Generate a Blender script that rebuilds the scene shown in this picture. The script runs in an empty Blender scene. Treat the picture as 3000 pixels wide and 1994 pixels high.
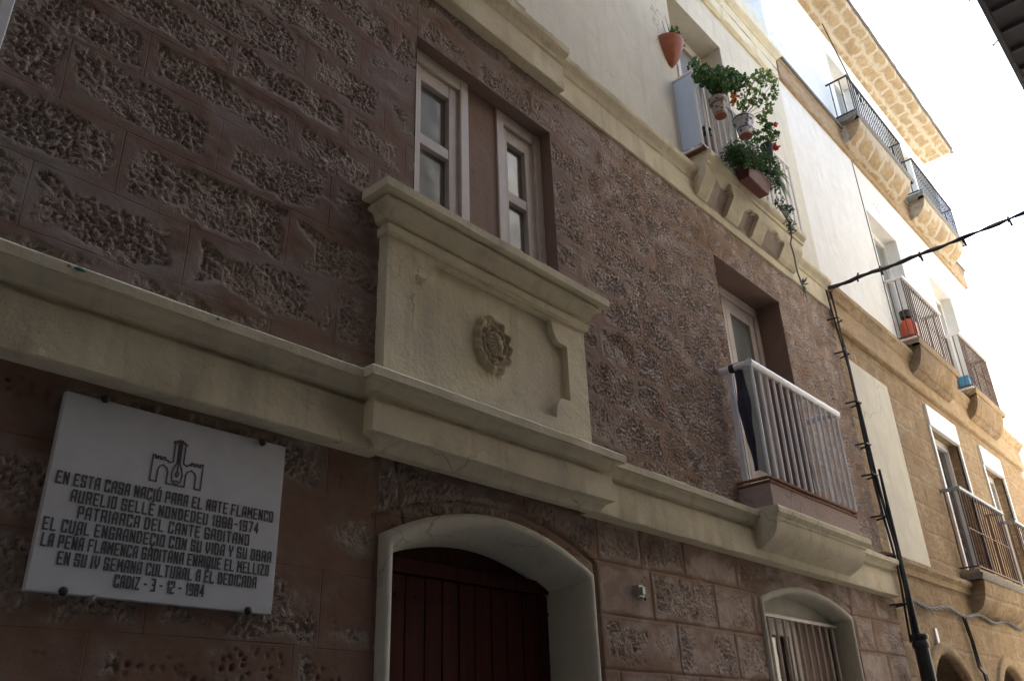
import bpy, bmesh, math, random
import numpy as np
from mathutils import Vector, Matrix
random.seed(7)
C = bpy.context.scene.collection
SC = bpy.context.scene
# Coordinates: x runs along the street to the right, o is the distance out from the facade (y = -o), z is up. Metres.

# ------------------------------------------------------------------ camera
def rot(a, b, c):
    return (Matrix.Rotation(a, 3, 'Z') @ Matrix.Rotation(b, 3, 'X') @ Matrix.Rotation(c, 3, 'Y'))
R = rot(-0.85142343, 0.45298604, 0.03684281)
right, fwd, up = R.col[0], R.col[1], R.col[2]
cd = bpy.data.cameras.new('camera'); cam = bpy.data.objects.new('camera', cd); C.objects.link(cam)
M4 = Matrix((right, up, -fwd)).transposed().to_4x4(); M4.translation = Vector((0, -2.7, 1.6))
cam.matrix_world = M4
cd.sensor_fit = 'HORIZONTAL'; cd.sensor_width = 36; cd.lens = 29.77
cd.clip_start = 0.05; cd.clip_end = 2000
SC.camera = cam
# ------------------------------------------------------------------ light
SUN_EL, SUN_AZ = math.radians(50), math.radians(42)      # azimuth from +y (behind the facade) towards +x
w = bpy.data.worlds.new('World'); SC.world = w; w.use_nodes = True
nt = w.node_tree; bg = nt.nodes['Background']
sky = nt.nodes.new('ShaderNodeTexSky'); sky.sky_type = 'NISHITA'; sky.sun_disc = False
sky.sun_elevation = SUN_EL; sky.sun_rotation = SUN_AZ; sky.dust_density = 3.0; sky.air_density = 1.0; sky.ozone_density = 1.0
nt.links.new(sky.outputs[0], bg.inputs[0]); bg.inputs[1].default_value = 0.15
sd = bpy.data.lights.new('sun', 'SUN'); sun = bpy.data.objects.new('sun', sd); C.objects.link(sun)
sd.energy = 5.0; sd.angle = math.radians(0.5); sd.color = (1.0, 0.95, 0.88)
sdir = Vector((math.cos(SUN_EL) * math.sin(SUN_AZ), math.cos(SUN_EL) * math.cos(SUN_AZ), math.sin(SUN_EL)))
sun.rotation_euler = (-sdir).to_track_quat('-Z', 'Y').to_euler(); sun.location = sdir * 60
SC.view_settings.view_transform = 'Standard'; SC.view_settings.look = 'None'
SC.view_settings.exposure = 2.62; SC.view_settings.gamma = 1.0; SC.view_settings.use_curve_mapping = False

# ------------------------------------------------------------------ noise (numpy)
def hsh(ix, iy, s):
    v = np.sin(ix * 127.1 + iy * 311.7 + s * 74.7) * 43758.5453
    return v - np.floor(v)
def vnoise(x, y, s=0):
    ix, iy = np.floor(x), np.floor(y); fx, fy = x - ix, y - iy
    fx = fx * fx * (3 - 2 * fx); fy = fy * fy * (3 - 2 * fy)
    a, b, c, d = hsh(ix, iy, s), hsh(ix + 1, iy, s), hsh(ix, iy + 1, s), hsh(ix + 1, iy + 1, s)
    return (a * (1 - fx) + b * fx) * (1 - fy) + (c * (1 - fx) + d * fx) * fy
def fbm(x, y, s=0, n=4):
    t = 0; a = .5
    for i in range(n):
        t = t + a * vnoise(x * 2 ** i, y * 2 ** i, s + i * 3.1); a *= .5
    return t / (1 - .5 ** n)
def worley(x, y, s=0):
    ix, iy = np.floor(x), np.floor(y); f1 = np.full(x.shape, 9.)
    for dx in (-1, 0, 1):
        for dy in (-1, 0, 1):
            cx, cy = ix + dx, iy + dy
            d = np.hypot(cx + hsh(cx, cy, s) - x, cy + hsh(cx, cy, s + 5.3) - y)
            f1 = np.minimum(f1, d)
    return f1
def sstep(a, b, x):
    t = np.clip((x - a) / (b - a), 0, 1); return t * t * (3 - 2 * t)
def n1(x, s=0):
    return float(vnoise(np.array([x * 1.0]), np.array([s * 1.7]), s)[0]) - .5

# ------------------------------------------------------------------ materials
def newmat(name):
    m = bpy.data.materials.new(name); m.use_nodes = True
    return m, m.node_tree, m.node_tree.nodes['Principled BSDF']
def N(nt, t, **k):
    n = nt.nodes.new(t)
    for a, v in k.items(): setattr(n, a, v)
    return n
def noise(nt, vec, scale, detail=6, rough=.6, dist=0.):
    n = N(nt, 'ShaderNodeTexNoise'); n.inputs['Scale'].default_value = scale; n.inputs['Detail'].default_value = detail
    n.inputs['Roughness'].default_value = rough; n.inputs['Distortion'].default_value = dist
    nt.links.new(vec, n.inputs['Vector']); return n.outputs['Fac']
def ramp(nt, fac, p0, p1, c0=(0, 0, 0, 1), c1=(1, 1, 1, 1)):
    r = N(nt, 'ShaderNodeValToRGB'); e = r.color_ramp.elements
    e[0].position, e[1].position, e[0].color, e[1].color = p0, p1, c0, c1
    nt.links.new(fac, r.inputs[0]); return r.outputs[0]
def mix(nt, fac, a, b, mode='MIX'):
    m = N(nt, 'ShaderNodeMix', data_type='RGBA', blend_type=mode)
    if isinstance(fac, (int, float)): m.inputs[0].default_value = fac
    else: nt.links.new(fac, m.inputs[0])
    for i, v in ((6, a), (7, b)):
        if isinstance(v, tuple): m.inputs[i].default_value = (*v[:3], 1)
        else: nt.links.new(v, m.inputs[i])
    return m.outputs[2]
def math_(nt, op, a, b=None):
    m = N(nt, 'ShaderNodeMath', operation=op)
    for i, v in enumerate((a, b)):
        if v is None: continue
        if isinstance(v, (int, float)): m.inputs[i].default_value = v
        else: nt.links.new(v, m.inputs[i])
    return m.outputs[0]
def bump(nt, h, strength, dist, bs):
    b = N(nt, 'ShaderNodeBump'); b.inputs['Strength'].default_value = strength; b.inputs['Distance'].default_value = dist
    nt.links.new(h, b.inputs['Height']); nt.links.new(b.outputs[0], bs.inputs['Normal']); return b
def pos(nt):
    return N(nt, 'ShaderNodeNewGeometry').outputs['Position']
def scaled(nt, v, s):
    m = N(nt, 'ShaderNodeVectorMath', operation='MULTIPLY'); nt.links.new(v, m.inputs[0]); m.inputs[1].default_value = s
    return m.outputs[0]
def plain(name, col, rough=.6, metal=0., var=.15, scale=12., bstr=.0, bscale=60., spec=.5, dirt=None):
    m, nt, b = newmat(name); p = pos(nt)
    f = noise(nt, p, scale, 5)
    dark = tuple(c * (1 - var) for c in col); lite = tuple(min(1, c * (1 + var)) for c in col)
    c = ramp(nt, f, .3, .7, (*dark, 1), (*lite, 1))
    if dirt:
        c = mix(nt, ramp(nt, noise(nt, p, dirt[1], 8, .7), dirt[2], dirt[2] + .12), c, dirt[0])
    nt.links.new(c, b.inputs['Base Color'])
    b.inputs['Roughness'].default_value = rough; b.inputs['Metallic'].default_value = metal
    b.inputs['Specular IOR Level'].default_value = spec
    if bstr: bump(nt, noise(nt, p, bscale, 6, .7), bstr, .01, b)
    return m
def stucco(name, col, stain, bscale=35, bstr=.35, amt=.45, streak=.5, rough=.9):
    m, nt, b = newmat(name); p = pos(nt)
    big = noise(nt, p, 1.7, 7, .62)
    st = noise(nt, scaled(nt, p, (9, 9, 1.1)), 1.0, 6, .6)
    c = mix(nt, ramp(nt, noise(nt, p, 6, 6, .7), .35, .75), col, tuple(x * .86 for x in col))
    c = mix(nt, math_(nt, 'MULTIPLY', ramp(nt, big, .48, .68), amt), c, stain)
    c = mix(nt, math_(nt, 'MULTIPLY', ramp(nt, st, .52, .72), streak), c, tuple(x * .8 for x in stain))
    c = mix(nt, ramp(nt, noise(nt, p, 55, 4, .7), .66, .74), c, tuple(x * .7 for x in stain))
    wv = N(nt, 'ShaderNodeVectorMath', operation='MULTIPLY_ADD'); wn = N(nt, 'ShaderNodeTexNoise'); wn.inputs['Scale'].default_value = 3.5; wn.inputs['Detail'].default_value = 5; nt.links.new(p, wn.inputs['Vector'])
    nt.links.new(wn.outputs['Color'], wv.inputs[0]); wv.inputs[1].default_value = (.35, .35, .35); nt.links.new(p, wv.inputs[2])
    vo = N(nt, 'ShaderNodeTexVoronoi', feature='DISTANCE_TO_EDGE'); vo.inputs['Scale'].default_value = 1.3; nt.links.new(wv.outputs[0], vo.inputs['Vector'])
    crack = math_(nt, 'MULTIPLY', ramp(nt, vo.outputs['Distance'], .0015, .006, (1, 1, 1, 1), (0, 0, 0, 1)), ramp(nt, noise(nt, p, 1.1, 3, .5), .52, .6))
    c = mix(nt, math_(nt, 'MULTIPLY', crack, .65), c, tuple(x * .35 for x in stain))
    nt.links.new(c, b.inputs['Base Color']); b.inputs['Roughness'].default_value = rough; b.inputs['Specular IOR Level'].default_value = .25
    h = math_(nt, 'ADD', noise(nt, p, bscale, 7, .65), math_(nt, 'MULTIPLY', noise(nt, p, bscale * .2, 4, .6), 1.6))
    bump(nt, h, bstr, .012, b)
    return m
def stone(name, c1, c2, c3, bw=.62, bh=.3, mortar=.02, mcol=(.5, .42, .3), bstr=.8, plane='xz', dist=.02, mvis=.5):
    m, nt, b = newmat(name); p = pos(nt)
    s = N(nt, 'ShaderNodeSeparateXYZ'); nt.links.new(p, s.inputs[0])
    wob = N(nt, 'ShaderNodeTexNoise'); wob.inputs['Scale'].default_value = 5; nt.links.new(p, wob.inputs['Vector'])
    cb = N(nt, 'ShaderNodeCombineXYZ'); nt.links.new(s.outputs[0], cb.inputs[0])
    nt.links.new(s.outputs[2 if plane == 'xz' else 1], cb.inputs[1])
    wv = N(nt, 'ShaderNodeVectorMath', operation='MULTIPLY_ADD'); nt.links.new(wob.outputs['Color'], wv.inputs[0])
    wv.inputs[1].default_value = (dist, dist, 0); nt.links.new(cb.outputs[0], wv.inputs[2])
    br = N(nt, 'ShaderNodeTexBrick'); nt.links.new(wv.outputs[0], br.inputs['Vector']); br.inputs['Scale'].default_value = 1
    br.inputs['Brick Width'].default_value = bw; br.inputs['Row Height'].default_value = bh; br.inputs['Mortar Size'].default_value = mortar
    br.inputs['Mortar Smooth'].default_value = .9; br.inputs['Color1'].default_value = (0, 0, 0, 1); br.inputs['Color2'].default_value = (1, 1, 1, 1)
    br.inputs['Bias'].default_value = 0
    c = mix(nt, ramp(nt, noise(nt, p, 3.0, 8, .68), .38, .62), c1, c2)
    c = mix(nt, ramp(nt, noise(nt, scaled(nt, p, (1, 1, 2.2)), 9, 8, .75), .48, .66), c, c3)
    c = mix(nt, math_(nt, 'MULTIPLY', ramp(nt, noise(nt, p, .9, 7, .7), .5, .68), .55), c, tuple(x * .62 for x in (c2[1], c2[1] * .86, c2[1] * .66)))
    c = mix(nt, math_(nt, 'MULTIPLY', br.outputs['Color'], .25), c, tuple(x * .75 for x in c1))
    fine = noise(nt, p, 38, 5, .75)
    c = mix(nt, math_(nt, 'MULTIPLY', ramp(nt, fine, .6, .7), .55), c, tuple(x * .55 for x in c3))
    c = mix(nt, math_(nt, 'MULTIPLY', br.outputs['Fac'], mvis), c, mcol)
    nt.links.new(c, b.inputs['Base Color']); b.inputs['Roughness'].default_value = .95; b.inputs['Specular IOR Level'].default_value = .15
    h = math_(nt, 'SUBTRACT', math_(nt, 'ADD', noise(nt, p, 22, 8, .75), math_(nt, 'MULTIPLY', fine, .6)), math_(nt, 'MULTIPLY', br.outputs['Fac'], .5))
    bump(nt, h, bstr, .045, b)
    return m
MT = {}
MT['cream'] = stucco('cream_stucco', (.76, .675, .47), (.56, .505, .385), 40, .45, .7, .6)
MT['cream_wall'] = stucco('cream_wall_plaster', (.68, .635, .505), (.54, .505, .41), 14, .3, .5, .4)
MT['white'] = stucco('white_plaster', (.80, .785, .72), (.67, .64, .54), 12, .22, .45, .3)
MT['trimwhite'] = stucco('white_limewash', (.57, .54, .43), (.46, .44, .37), 30, .35, .6, .4)
MT['brownwall'] = stucco('brown_render', (.30, .205, .155), (.27, .20, .165), 60, .3)
MT['reveal'] = stucco('mauve_render', (.26, .175, .14), (.22, .16, .13), 60, .25, .4, .2)
MT['brokenplaster'] = stucco('bare_render', (.36, .29, .235), (.29, .23, .185), 50, .5)
MT['pinkapron'] = stucco('pink_render', (.42, .31, .255), (.36, .28, .24), 50, .4)
MT['sand'] = stone('sandstone', (.41, .275, .15), (.55, .42, .265), (.28, .182, .10), mvis=.18, mortar=.03, dist=.05, bstr=1.0)
MT['sandsoffit'] = stone('sandstone_blocks', (.52, .37, .20), (.60, .46, .28), (.42, .29, .16), .40, .22, .06, (.72, .64, .49), 1.0, 'xy', .20, .75)
MT['sandmould'] = stone('sandstone_moulding', (.46, .32, .18), (.56, .43, .27), (.36, .245, .14), 1.3, 5, .004)
MT['frame'] = plain('cream_window_paint', (.56, .49, .41), .5, var=.08, bstr=.1)
MT['whitepaint'] = plain('white_paint', (.74, .72, .68), .45, var=.06, dirt=((.45, .40, .33), 25, .6))
MT['alu'] = plain('white_coated_metal', (.78, .77, .76), .35, .1, var=.06, dirt=((.40, .26, .16), 45, .66))
MT['rust'] = plain('rusty_iron', (.22, .09, .045), .9, .2, var=.4, scale=40, bstr=.4)
MT['iron'] = plain('dark_iron', (.045, .035, .03), .6, .5, var=.4, scale=30)
MT['browniron'] = plain('brown_iron', (.13, .075, .05), .65, .3, var=.4, scale=30)
MT['greyrail'] = plain('grey_rail', (.30, .32, .33), .5, .3, var=.2)
MT['cable'] = plain('black_cable', (.012, .012, .014), .5, var=.3)
MT['castiron'] = plain('black_cast_iron', (.014, .014, .016), .45, .1, var=.3, bstr=.1)
MT['greywire'] = plain('grey_wire', (.085, .08, .075), .6, var=.4)
MT['blind'] = plain('pane_blind', (.20, .215, .20), .18, var=.15, scale=3, spec=.45)
MT['darkpane'] = plain('dark_pane', (.035, .035, .04), .08, var=.3, scale=3, spec=.8)
for k_ in ('blind', 'darkpane'):
    nt_ = MT[k_].node_tree; bump(nt_, noise(nt_, pos(nt_), 2.5, 2, .5), .25, .05, nt_.nodes['Principled BSDF'])
MT['black'] = plain('black_interior', (.006, .006, .006), .8)
MT['paleblue'] = plain('pale_blue_sheet', (.55, .64, .74), .5, var=.04)
MT['terracotta'] = plain('terracotta', (.34, .105, .045), .6, var=.2, bstr=.1)
MT['brownplastic'] = plain('brown_planter', (.12, .035, .022), .5, var=.2)
MT['soil'] = plain('soil', (.03, .02, .014), 1)
MT['clothdark'] = plain('dark_blue_cloth', (.035, .032, .05), .9, var=.3, bstr=.4, bscale=40)
MT['orange'] = plain('orange_plastic', (.62, .10, .03), .4, var=.1)
MT['bluecrate'] = plain('blue_plastic', (.07, .30, .50), .5, var=.1)
MT['red'] = plain('red_petals', (.62, .03, .02), .6, var=.2)
MT['orangeflower'] = plain('orange_petals', (.65, .22, .02), .6, var=.2)
MT['stem'] = plain('stem', (.10, .10, .05), .8, var=.3)
MT['greystem'] = plain('grey_stem', (.16, .17, .15), .8, var=.3)
MT['letter'] = plain('engraved_black', (.075, .075, .08), .7, var=.2)
MT['shutter'] = plain('grey_shutter', (.26, .27, .28), .7, var=.1)
MT['tile'] = plain('grey_tile_edge', (.20, .185, .16), .9, var=.35, scale=30, bstr=.5)
MT['galv'] = plain('galvanised', (.42, .42, .40), .45, .5, var=.25)
MT['wooddark'] = plain('dark_wood', (.009, .007, .008), .9, var=.4, scale=20, bstr=.3)
MT['oppdark'] = stucco('dark_render', (.045, .035, .03), (.04, .035, .03))
MT['opplight'] = stucco('pale_render', (.82, .79, .74), (.74, .71, .66))
MT['oppmid'] = stucco('sandy_render', (.50, .47, .42), (.44, .41, .36))
MT['paving'] = plain('granite_paving', (.22, .205, .185), .85, var=.25, scale=4, bstr=.3, bscale=30)
MT['mossgreen'] = plain('green_fleck', (.05, .20, .12), .8, var=.3)
def leafmat(name, col):
    m, nt, b = newmat(name)
    oi = N(nt, 'ShaderNodeNewGeometry').outputs['Random Per Island']
    c = ramp(nt, oi, 0, 1, (col[0] * .55, col[1] * .6, col[2] * .6, 1), (col[0] * 1.5, col[1] * 1.3, col[2] * 1.1, 1))
    nt.links.new(c, b.inputs['Base Color']); b.inputs['Roughness'].default_value = .5
    tr = N(nt, 'ShaderNodeBsdfTranslucent'); nt.links.new(c, tr.inputs[0])
    ms = N(nt, 'ShaderNodeMixShader'); ms.inputs[0].default_value = .35
    nt.links.new(b.outputs[0], ms.inputs[1]); nt.links.new(tr.outputs[0], ms.inputs[2])
    nt.links.new(ms.outputs[0], nt.nodes['Material Output'].inputs[0]); return m
MT['leaf'] = leafmat('green_leaf', (.065, .15, .038))
MT['leafdark'] = leafmat('dark_leaf', (.045, .105, .028))
MT['leaflight'] = leafmat('light_leaf', (.13, .235, .055))
MT['leafblue'] = leafmat('blue_green_leaf', (.06, .11, .10))
# door boards
def wood_door():
    m, nt, b = newmat('red_brown_door'); p = pos(nt)
    g = noise(nt, scaled(nt, p, (30, 30, 1.5)), 1, 6, .7)
    c = ramp(nt, g, .3, .75, (.040, .009, .006, 1), (.090, .020, .013, 1))
    nt.links.new(c, b.inputs['Base Color']); b.inputs['Roughness'].default_value = .7; b.inputs['Specular IOR Level'].default_value = .15; bump(nt, g, .25, .005, b); return m
MT['door'] = wood_door()
def marble():
    m, nt, b = newmat('white_marble'); p = pos(nt)
    v = noise(nt, p, 5, 8, .6, 1.5)
    c = ramp(nt, v, .3, .7, (.58, .59, .60, 1), (.68, .69, .70, 1))
    c = mix(nt, math_(nt, 'MULTIPLY', ramp(nt, noise(nt, p, 2.2, 6, .7), .5, .75), .35), c, (.62, .59, .50))
    nt.links.new(c, b.inputs['Base Color']); b.inputs['Roughness'].default_value = .4; return m
MT['marble'] = marble()
def rockmat():
    m, nt, b = newmat('painted_rough_render'); p = pos(nt)
    def attr(nm):
        a = N(nt, 'ShaderNodeAttribute', attribute_name=nm); s = N(nt, 'ShaderNodeSeparateColor'); nt.links.new(a.outputs['Color'], s.inputs[0]); return s.outputs
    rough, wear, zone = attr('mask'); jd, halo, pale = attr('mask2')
    paint = mix(nt, ramp(nt, noise(nt, p, 4, 8, .72), .35, .68), (.20, .112, .076), (.265, .172, .125))
    paint = mix(nt, math_(nt, 'MULTIPLY', halo, ramp(nt, noise(nt, p, 7, 7, .7), .3, .6)), paint, (.245, .20, .16))
    worn = mix(nt, ramp(nt, noise(nt, p, 9, 8, .75), .38, .62), (.30, .22, .17), (.46, .375, .305))
    worn = mix(nt, ramp(nt, noise(nt, p, 6, 6, .7), .60, .70), worn, (.28, .15, .10))
    c = mix(nt, math_(nt, 'MULTIPLY', rough, .85), paint, worn)
    c = mix(nt, math_(nt, 'MULTIPLY', wear, .7), c, (.29, .25, .22))
    tan = mix(nt, pale, mix(nt, ramp(nt, noise(nt, p, 9, 7, .7), .35, .65), (.26, .165, .108), (.36, .245, .17)), mix(nt, ramp(nt, noise(nt, p, 14, 7, .75), .35, .65), (.48, .37, .30), (.66, .56, .485)))
    c = mix(nt, math_(nt, 'MULTIPLY', zone, .85), c, tan)
    ochre = ramp(nt, noise(nt, p, 2.6, 6, .7), .60, .74)
    c = mix(nt, math_(nt, 'MULTIPLY', ochre, .5), c, (.34, .20, .10))
    c = mix(nt, ramp(nt, noise(nt, p, 17, 6, .75), .64, .73), c, (.11, .075, .06))
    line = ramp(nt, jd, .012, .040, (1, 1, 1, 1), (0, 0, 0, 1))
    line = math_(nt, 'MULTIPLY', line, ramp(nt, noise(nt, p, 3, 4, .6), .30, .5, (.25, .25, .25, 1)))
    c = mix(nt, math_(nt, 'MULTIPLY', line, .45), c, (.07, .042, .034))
    nt.links.new(c, b.inputs['Base Color']); b.inputs['Roughness'].default_value = .92; b.inputs['Specular IOR Level'].default_value = .2
    wv = N(nt, 'ShaderNodeVectorMath', operation='MULTIPLY_ADD'); wn = N(nt, 'ShaderNodeTexNoise'); wn.inputs['Scale'].default_value = 40; nt.links.new(p, wn.inputs['Vector'])
    nt.links.new(wn.outputs['Color'], wv.inputs[0]); wv.inputs[1].default_value = (.02, .02, .02); nt.links.new(p, wv.inputs[2])
    vo = N(nt, 'ShaderNodeTexVoronoi'); vo.inputs['Scale'].default_value = 82; nt.links.new(wv.outputs[0], vo.inputs['Vector'])
    pitb = math_(nt, 'MULTIPLY', ramp(nt, vo.outputs['Distance'], .12, .55), math_(nt, 'MULTIPLY', rough, .55))
    h = math_(nt, 'ADD', math_(nt, 'MULTIPLY', noise(nt, p, 110, 5, .7), .35), math_(nt, 'MULTIPLY', noise(nt, p, 24, 5, .7), .35))
    h = math_(nt, 'SUBTRACT', math_(nt, 'ADD', h, pitb), math_(nt, 'MULTIPLY', line, .4))
    bump(nt, h, .7, .006, b)
    return m
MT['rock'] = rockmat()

# ------------------------------------------------------------------ object helpers
def base_of(o):
    t = Vector((0, 0, 0))
    while o is not None: t += Vector(o.location); o = o.parent
    return t
def tag(o, label=None, cat=None, group=None, kind=None):
    for k, v in (('label', label), ('category', cat), ('group', group), ('kind', kind)):
        if v: o[k] = v
    return o
def thing(name, label, cat, x, o, z, group=None):
    e = bpy.data.objects.new(name, None); C.objects.link(e); e.location = (x, -o, z); e.empty_display_size = .1
    return tag(e, label, cat, group)
class MB:
    def __init__(s): s.v = []; s.f = []; s.mi = []
    def add(s, vs, fs, m=0):
        n = len(s.v); s.v += [(a[0], -a[1], a[2]) for a in vs]; s.f += [tuple(i + n for i in f) for f in fs]; s.mi += [m] * len(fs); return s
    def box(s, x0, x1, o0, o1, z0, z1, m=0):
        return s.add([(x0, o0, z0), (x1, o0, z0), (x1, o1, z0), (x0, o1, z0), (x0, o0, z1), (x1, o0, z1), (x1, o1, z1), (x0, o1, z1)],
                     [(0, 1, 2, 3), (4, 7, 6, 5), (0, 4, 5, 1), (1, 5, 6, 2), (2, 6, 7, 3), (3, 7, 4, 0)], m)
    def tube(s, pts, r, n=8, m=0, cap=True):
        pts = [Vector(p) for p in pts]; rr = r if isinstance(r, (list, tuple)) else [r] * len(pts)
        vs = []; prev = None
        for i, p in enumerate(pts):
            d = (pts[min(i + 1, len(pts) - 1)] - pts[max(i - 1, 0)]).normalized()
            a = d.orthogonal().normalized() if prev is None else (prev - d * prev.dot(d)).normalized()
            prev = a; b = d.cross(a)
            for k in range(n):
                t = 2 * math.pi * k / n; vs.append(p + (a * math.cos(t) + b * math.sin(t)) * rr[i])
        fs = [(i * n + k, i * n + (k + 1) % n, (i + 1) * n + (k + 1) % n, (i + 1) * n + k) for i in range(len(pts) - 1) for k in range(n)]
        if cap: fs += [tuple(range(n))[::-1], tuple(range((len(pts) - 1) * n, len(pts) * n))]
        return s.add(vs, fs, m)
    def lathe(s, x, o, prof, n=20, m=0, a0=0., a1=2 * math.pi, axis='z'):
        full = abs(a1 - a0 - 2 * math.pi) < 1e-6; k = n if full else n + 1; vs = []
        for (r, z) in prof:
            for i in range(k):
                t = a0 + (a1 - a0) * i / n; vs.append((x + r * math.cos(t), o + r * math.sin(t), z))
        fs = []
        for j in range(len(prof) - 1):
            for i in range(n):
                i2 = (i + 1) % k; fs.append((j * k + i, j * k + i2, (j + 1) * k + i2, (j + 1) * k + i))
        if full: fs += [tuple(range(k))[::-1], tuple(range((len(prof) - 1) * k, len(prof) * k))]
        return s.add(vs, fs, m)
    def moulding(s, path, prof, step=.06, jit=.0018, seed=1, m=0, ends=True):
        P = [Vector(p) for p in path]; pts = []
        for i in range(len(P) - 1):
            L = (P[i + 1] - P[i]).length; n = max(1, int(L / step))
            for k in range(n): pts.append((P[i].lerp(P[i + 1], k / n), i if k else None, i))
        pts.append((P[-1], len(P) - 2, len(P) - 2))
        nrm = []
        for i in range(len(P) - 1):
            d = (P[i + 1] - P[i]).normalized(); nrm.append(Vector((-d.y, d.x)))
        rings = []; acc = 0; last = pts[0][0]
        for q, inner, seg in pts:
            acc += (q - last).length; last = q
            if inner is None and seg > 0:
                a, b = nrm[seg - 1], nrm[seg]; off = (a + b) / (1 + a.dot(b))
            else: off = nrm[seg]
            ring = []
            for j, (d, z) in enumerate(prof):
                e = d + (jit * 2 * (n1(acc * 7, seed + j) + .6 * n1(acc * 23, seed + j + 40)) if d > 0 else 0)
                zz = z + (jit * 2 * (n1(acc * 5, seed + j + 80) + .5 * n1(acc * 19, seed + j + 120)) if d > 0 else 0)
                xy = q + off * e; ring.append((xy.x, xy.y, zz))
            rings.append(ring)
        k = len(prof); vs = [p for r in rings for p in r]
        fs = [(i * k + j, (i + 1) * k + j, (i + 1) * k + j + 1, i * k + j + 1) for i in range(len(rings) - 1) for j in range(k - 1)]
        fs += [(i * k + k - 1, (i + 1) * k + k - 1, (i + 1) * k, i * k) for i in range(len(rings) - 1)]
        if ends: fs += [tuple(range(k)), tuple(range((len(rings) - 1) * k, len(rings) * k))[::-1]]
        return s.add(vs, fs, m)
    def sweep_xz(s, path, prof, m=0, centre=None):
        """profile (d inward, o) swept along an open path in the x-z plane; inward = to the right of travel"""
        P = [Vector(p) for p in path]; vs = []; n = len(P)
        for i, p in enumerate(P):
            a = (P[i] - P[i - 1]).normalized() if i else (P[1] - P[0]).normalized()
            b = (P[i + 1] - P[i]).normalized() if i < n - 1 else a
            na, nb = Vector((a.y, -a.x)), Vector((b.y, -b.x)); off = (na + nb) / max(.4, 1 + na.dot(nb))
            for d, o in prof: q = p + off * d; vs.append((q.x, o, q.y))
        k = len(prof)
        return s.add(vs, [(i * k + j, (i + 1) * k + j, (i + 1) * k + j + 1, i * k + j + 1) for i in range(n - 1) for j in range(k - 1)], m)
    def fill_xz(s, path, o, m=0):
        return s.add([(p[0], o, p[1]) for p in path], [tuple(range(len(path)))], m)
    def build(s, name, mat, parent=None, smooth=True, bev=0., fix=True, angle=38):
        me = bpy.data.meshes.new(name); L = base_of(parent)
        me.from_pydata([(a[0] - L.x, a[1] - L.y, a[2] - L.z) for a in s.v], [], s.f)
        for mm in (mat if isinstance(mat, (list, tuple)) else [mat]): me.materials.append(MT[mm])
        for p, i in zip(me.polygons, s.mi): p.material_index = i
        bm = bmesh.new(); bm.from_mesh(me)
        if fix: bmesh.ops.recalc_face_normals(bm, faces=bm.faces)
        if smooth:
            for f in bm.faces: f.smooth = True
            for e in bm.edges:
                if len(e.link_faces) == 2 and e.calc_face_angle(0) > math.radians(angle): e.smooth = False
        bm.to_mesh(me); bm.free()
        o = bpy.data.objects.new(name, me); C.objects.link(o)
        if parent is not None: o.parent = parent
        if bev:
            b = o.modifiers.new('bevel', 'BEVEL'); b.width = bev; b.segments = 2; b.limit_method = 'ANGLE'; b.angle_limit = math.radians(40)
        return o
def repeat(o, dx, n):
    """n-1 copies of part o at equal steps along x"""
    for i in range(1, n):
        c = o.copy(); C.objects.link(c); c.parent = o.parent; c.location = Vector(o.location) + Vector((dx * i, 0, 0))

# ------------------------------------------------------------------ the townhouse with the rough painted wall
XB = 8.15
house = thing('townhouse', 'narrow street house, rough reddish-brown block wall below and cream plaster above', 'house', 0, 0, 0)
DOOR = (2.215, 3.63, 2.42, .18)       # x0, x1, springing, rise of the outer trim edge
BARW = (5.50, 7.05, 2.49, .135)
def arch(a, zb, n=28, inset=0.):
    x0, x1, zs, h = a; x0 += inset; x1 -= inset
    c, hw = (x0 + x1) / 2, (x1 - x0) / 2; pts = [(x0, zb), (x0, zs - .05 - inset * .3)]
    for i in range(n + 1):
        t = -1 + 2 * i / n
        pts.append((c + hw * t, zs - inset + h * (1 - t * t)))
    pts.append((x1, zs - .05 - inset * .3)); pts.append((x1, zb)); return pts
def axis(segs, snaps):
    out = [segs[0][0]]
    for a, b, st in segs:
        n = max(1, int(round((b - a) / st))); out += list(np.linspace(a, b, n + 1)[1:])
    out = np.array(out)
    for s_ in snaps: out[np.argmin(abs(out - s_))] = s_
    return out
WIN = (2.36, 3.53, 3.9, 5.27); BDR = (5.655, 6.83, 3.15, 5.26)
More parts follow.
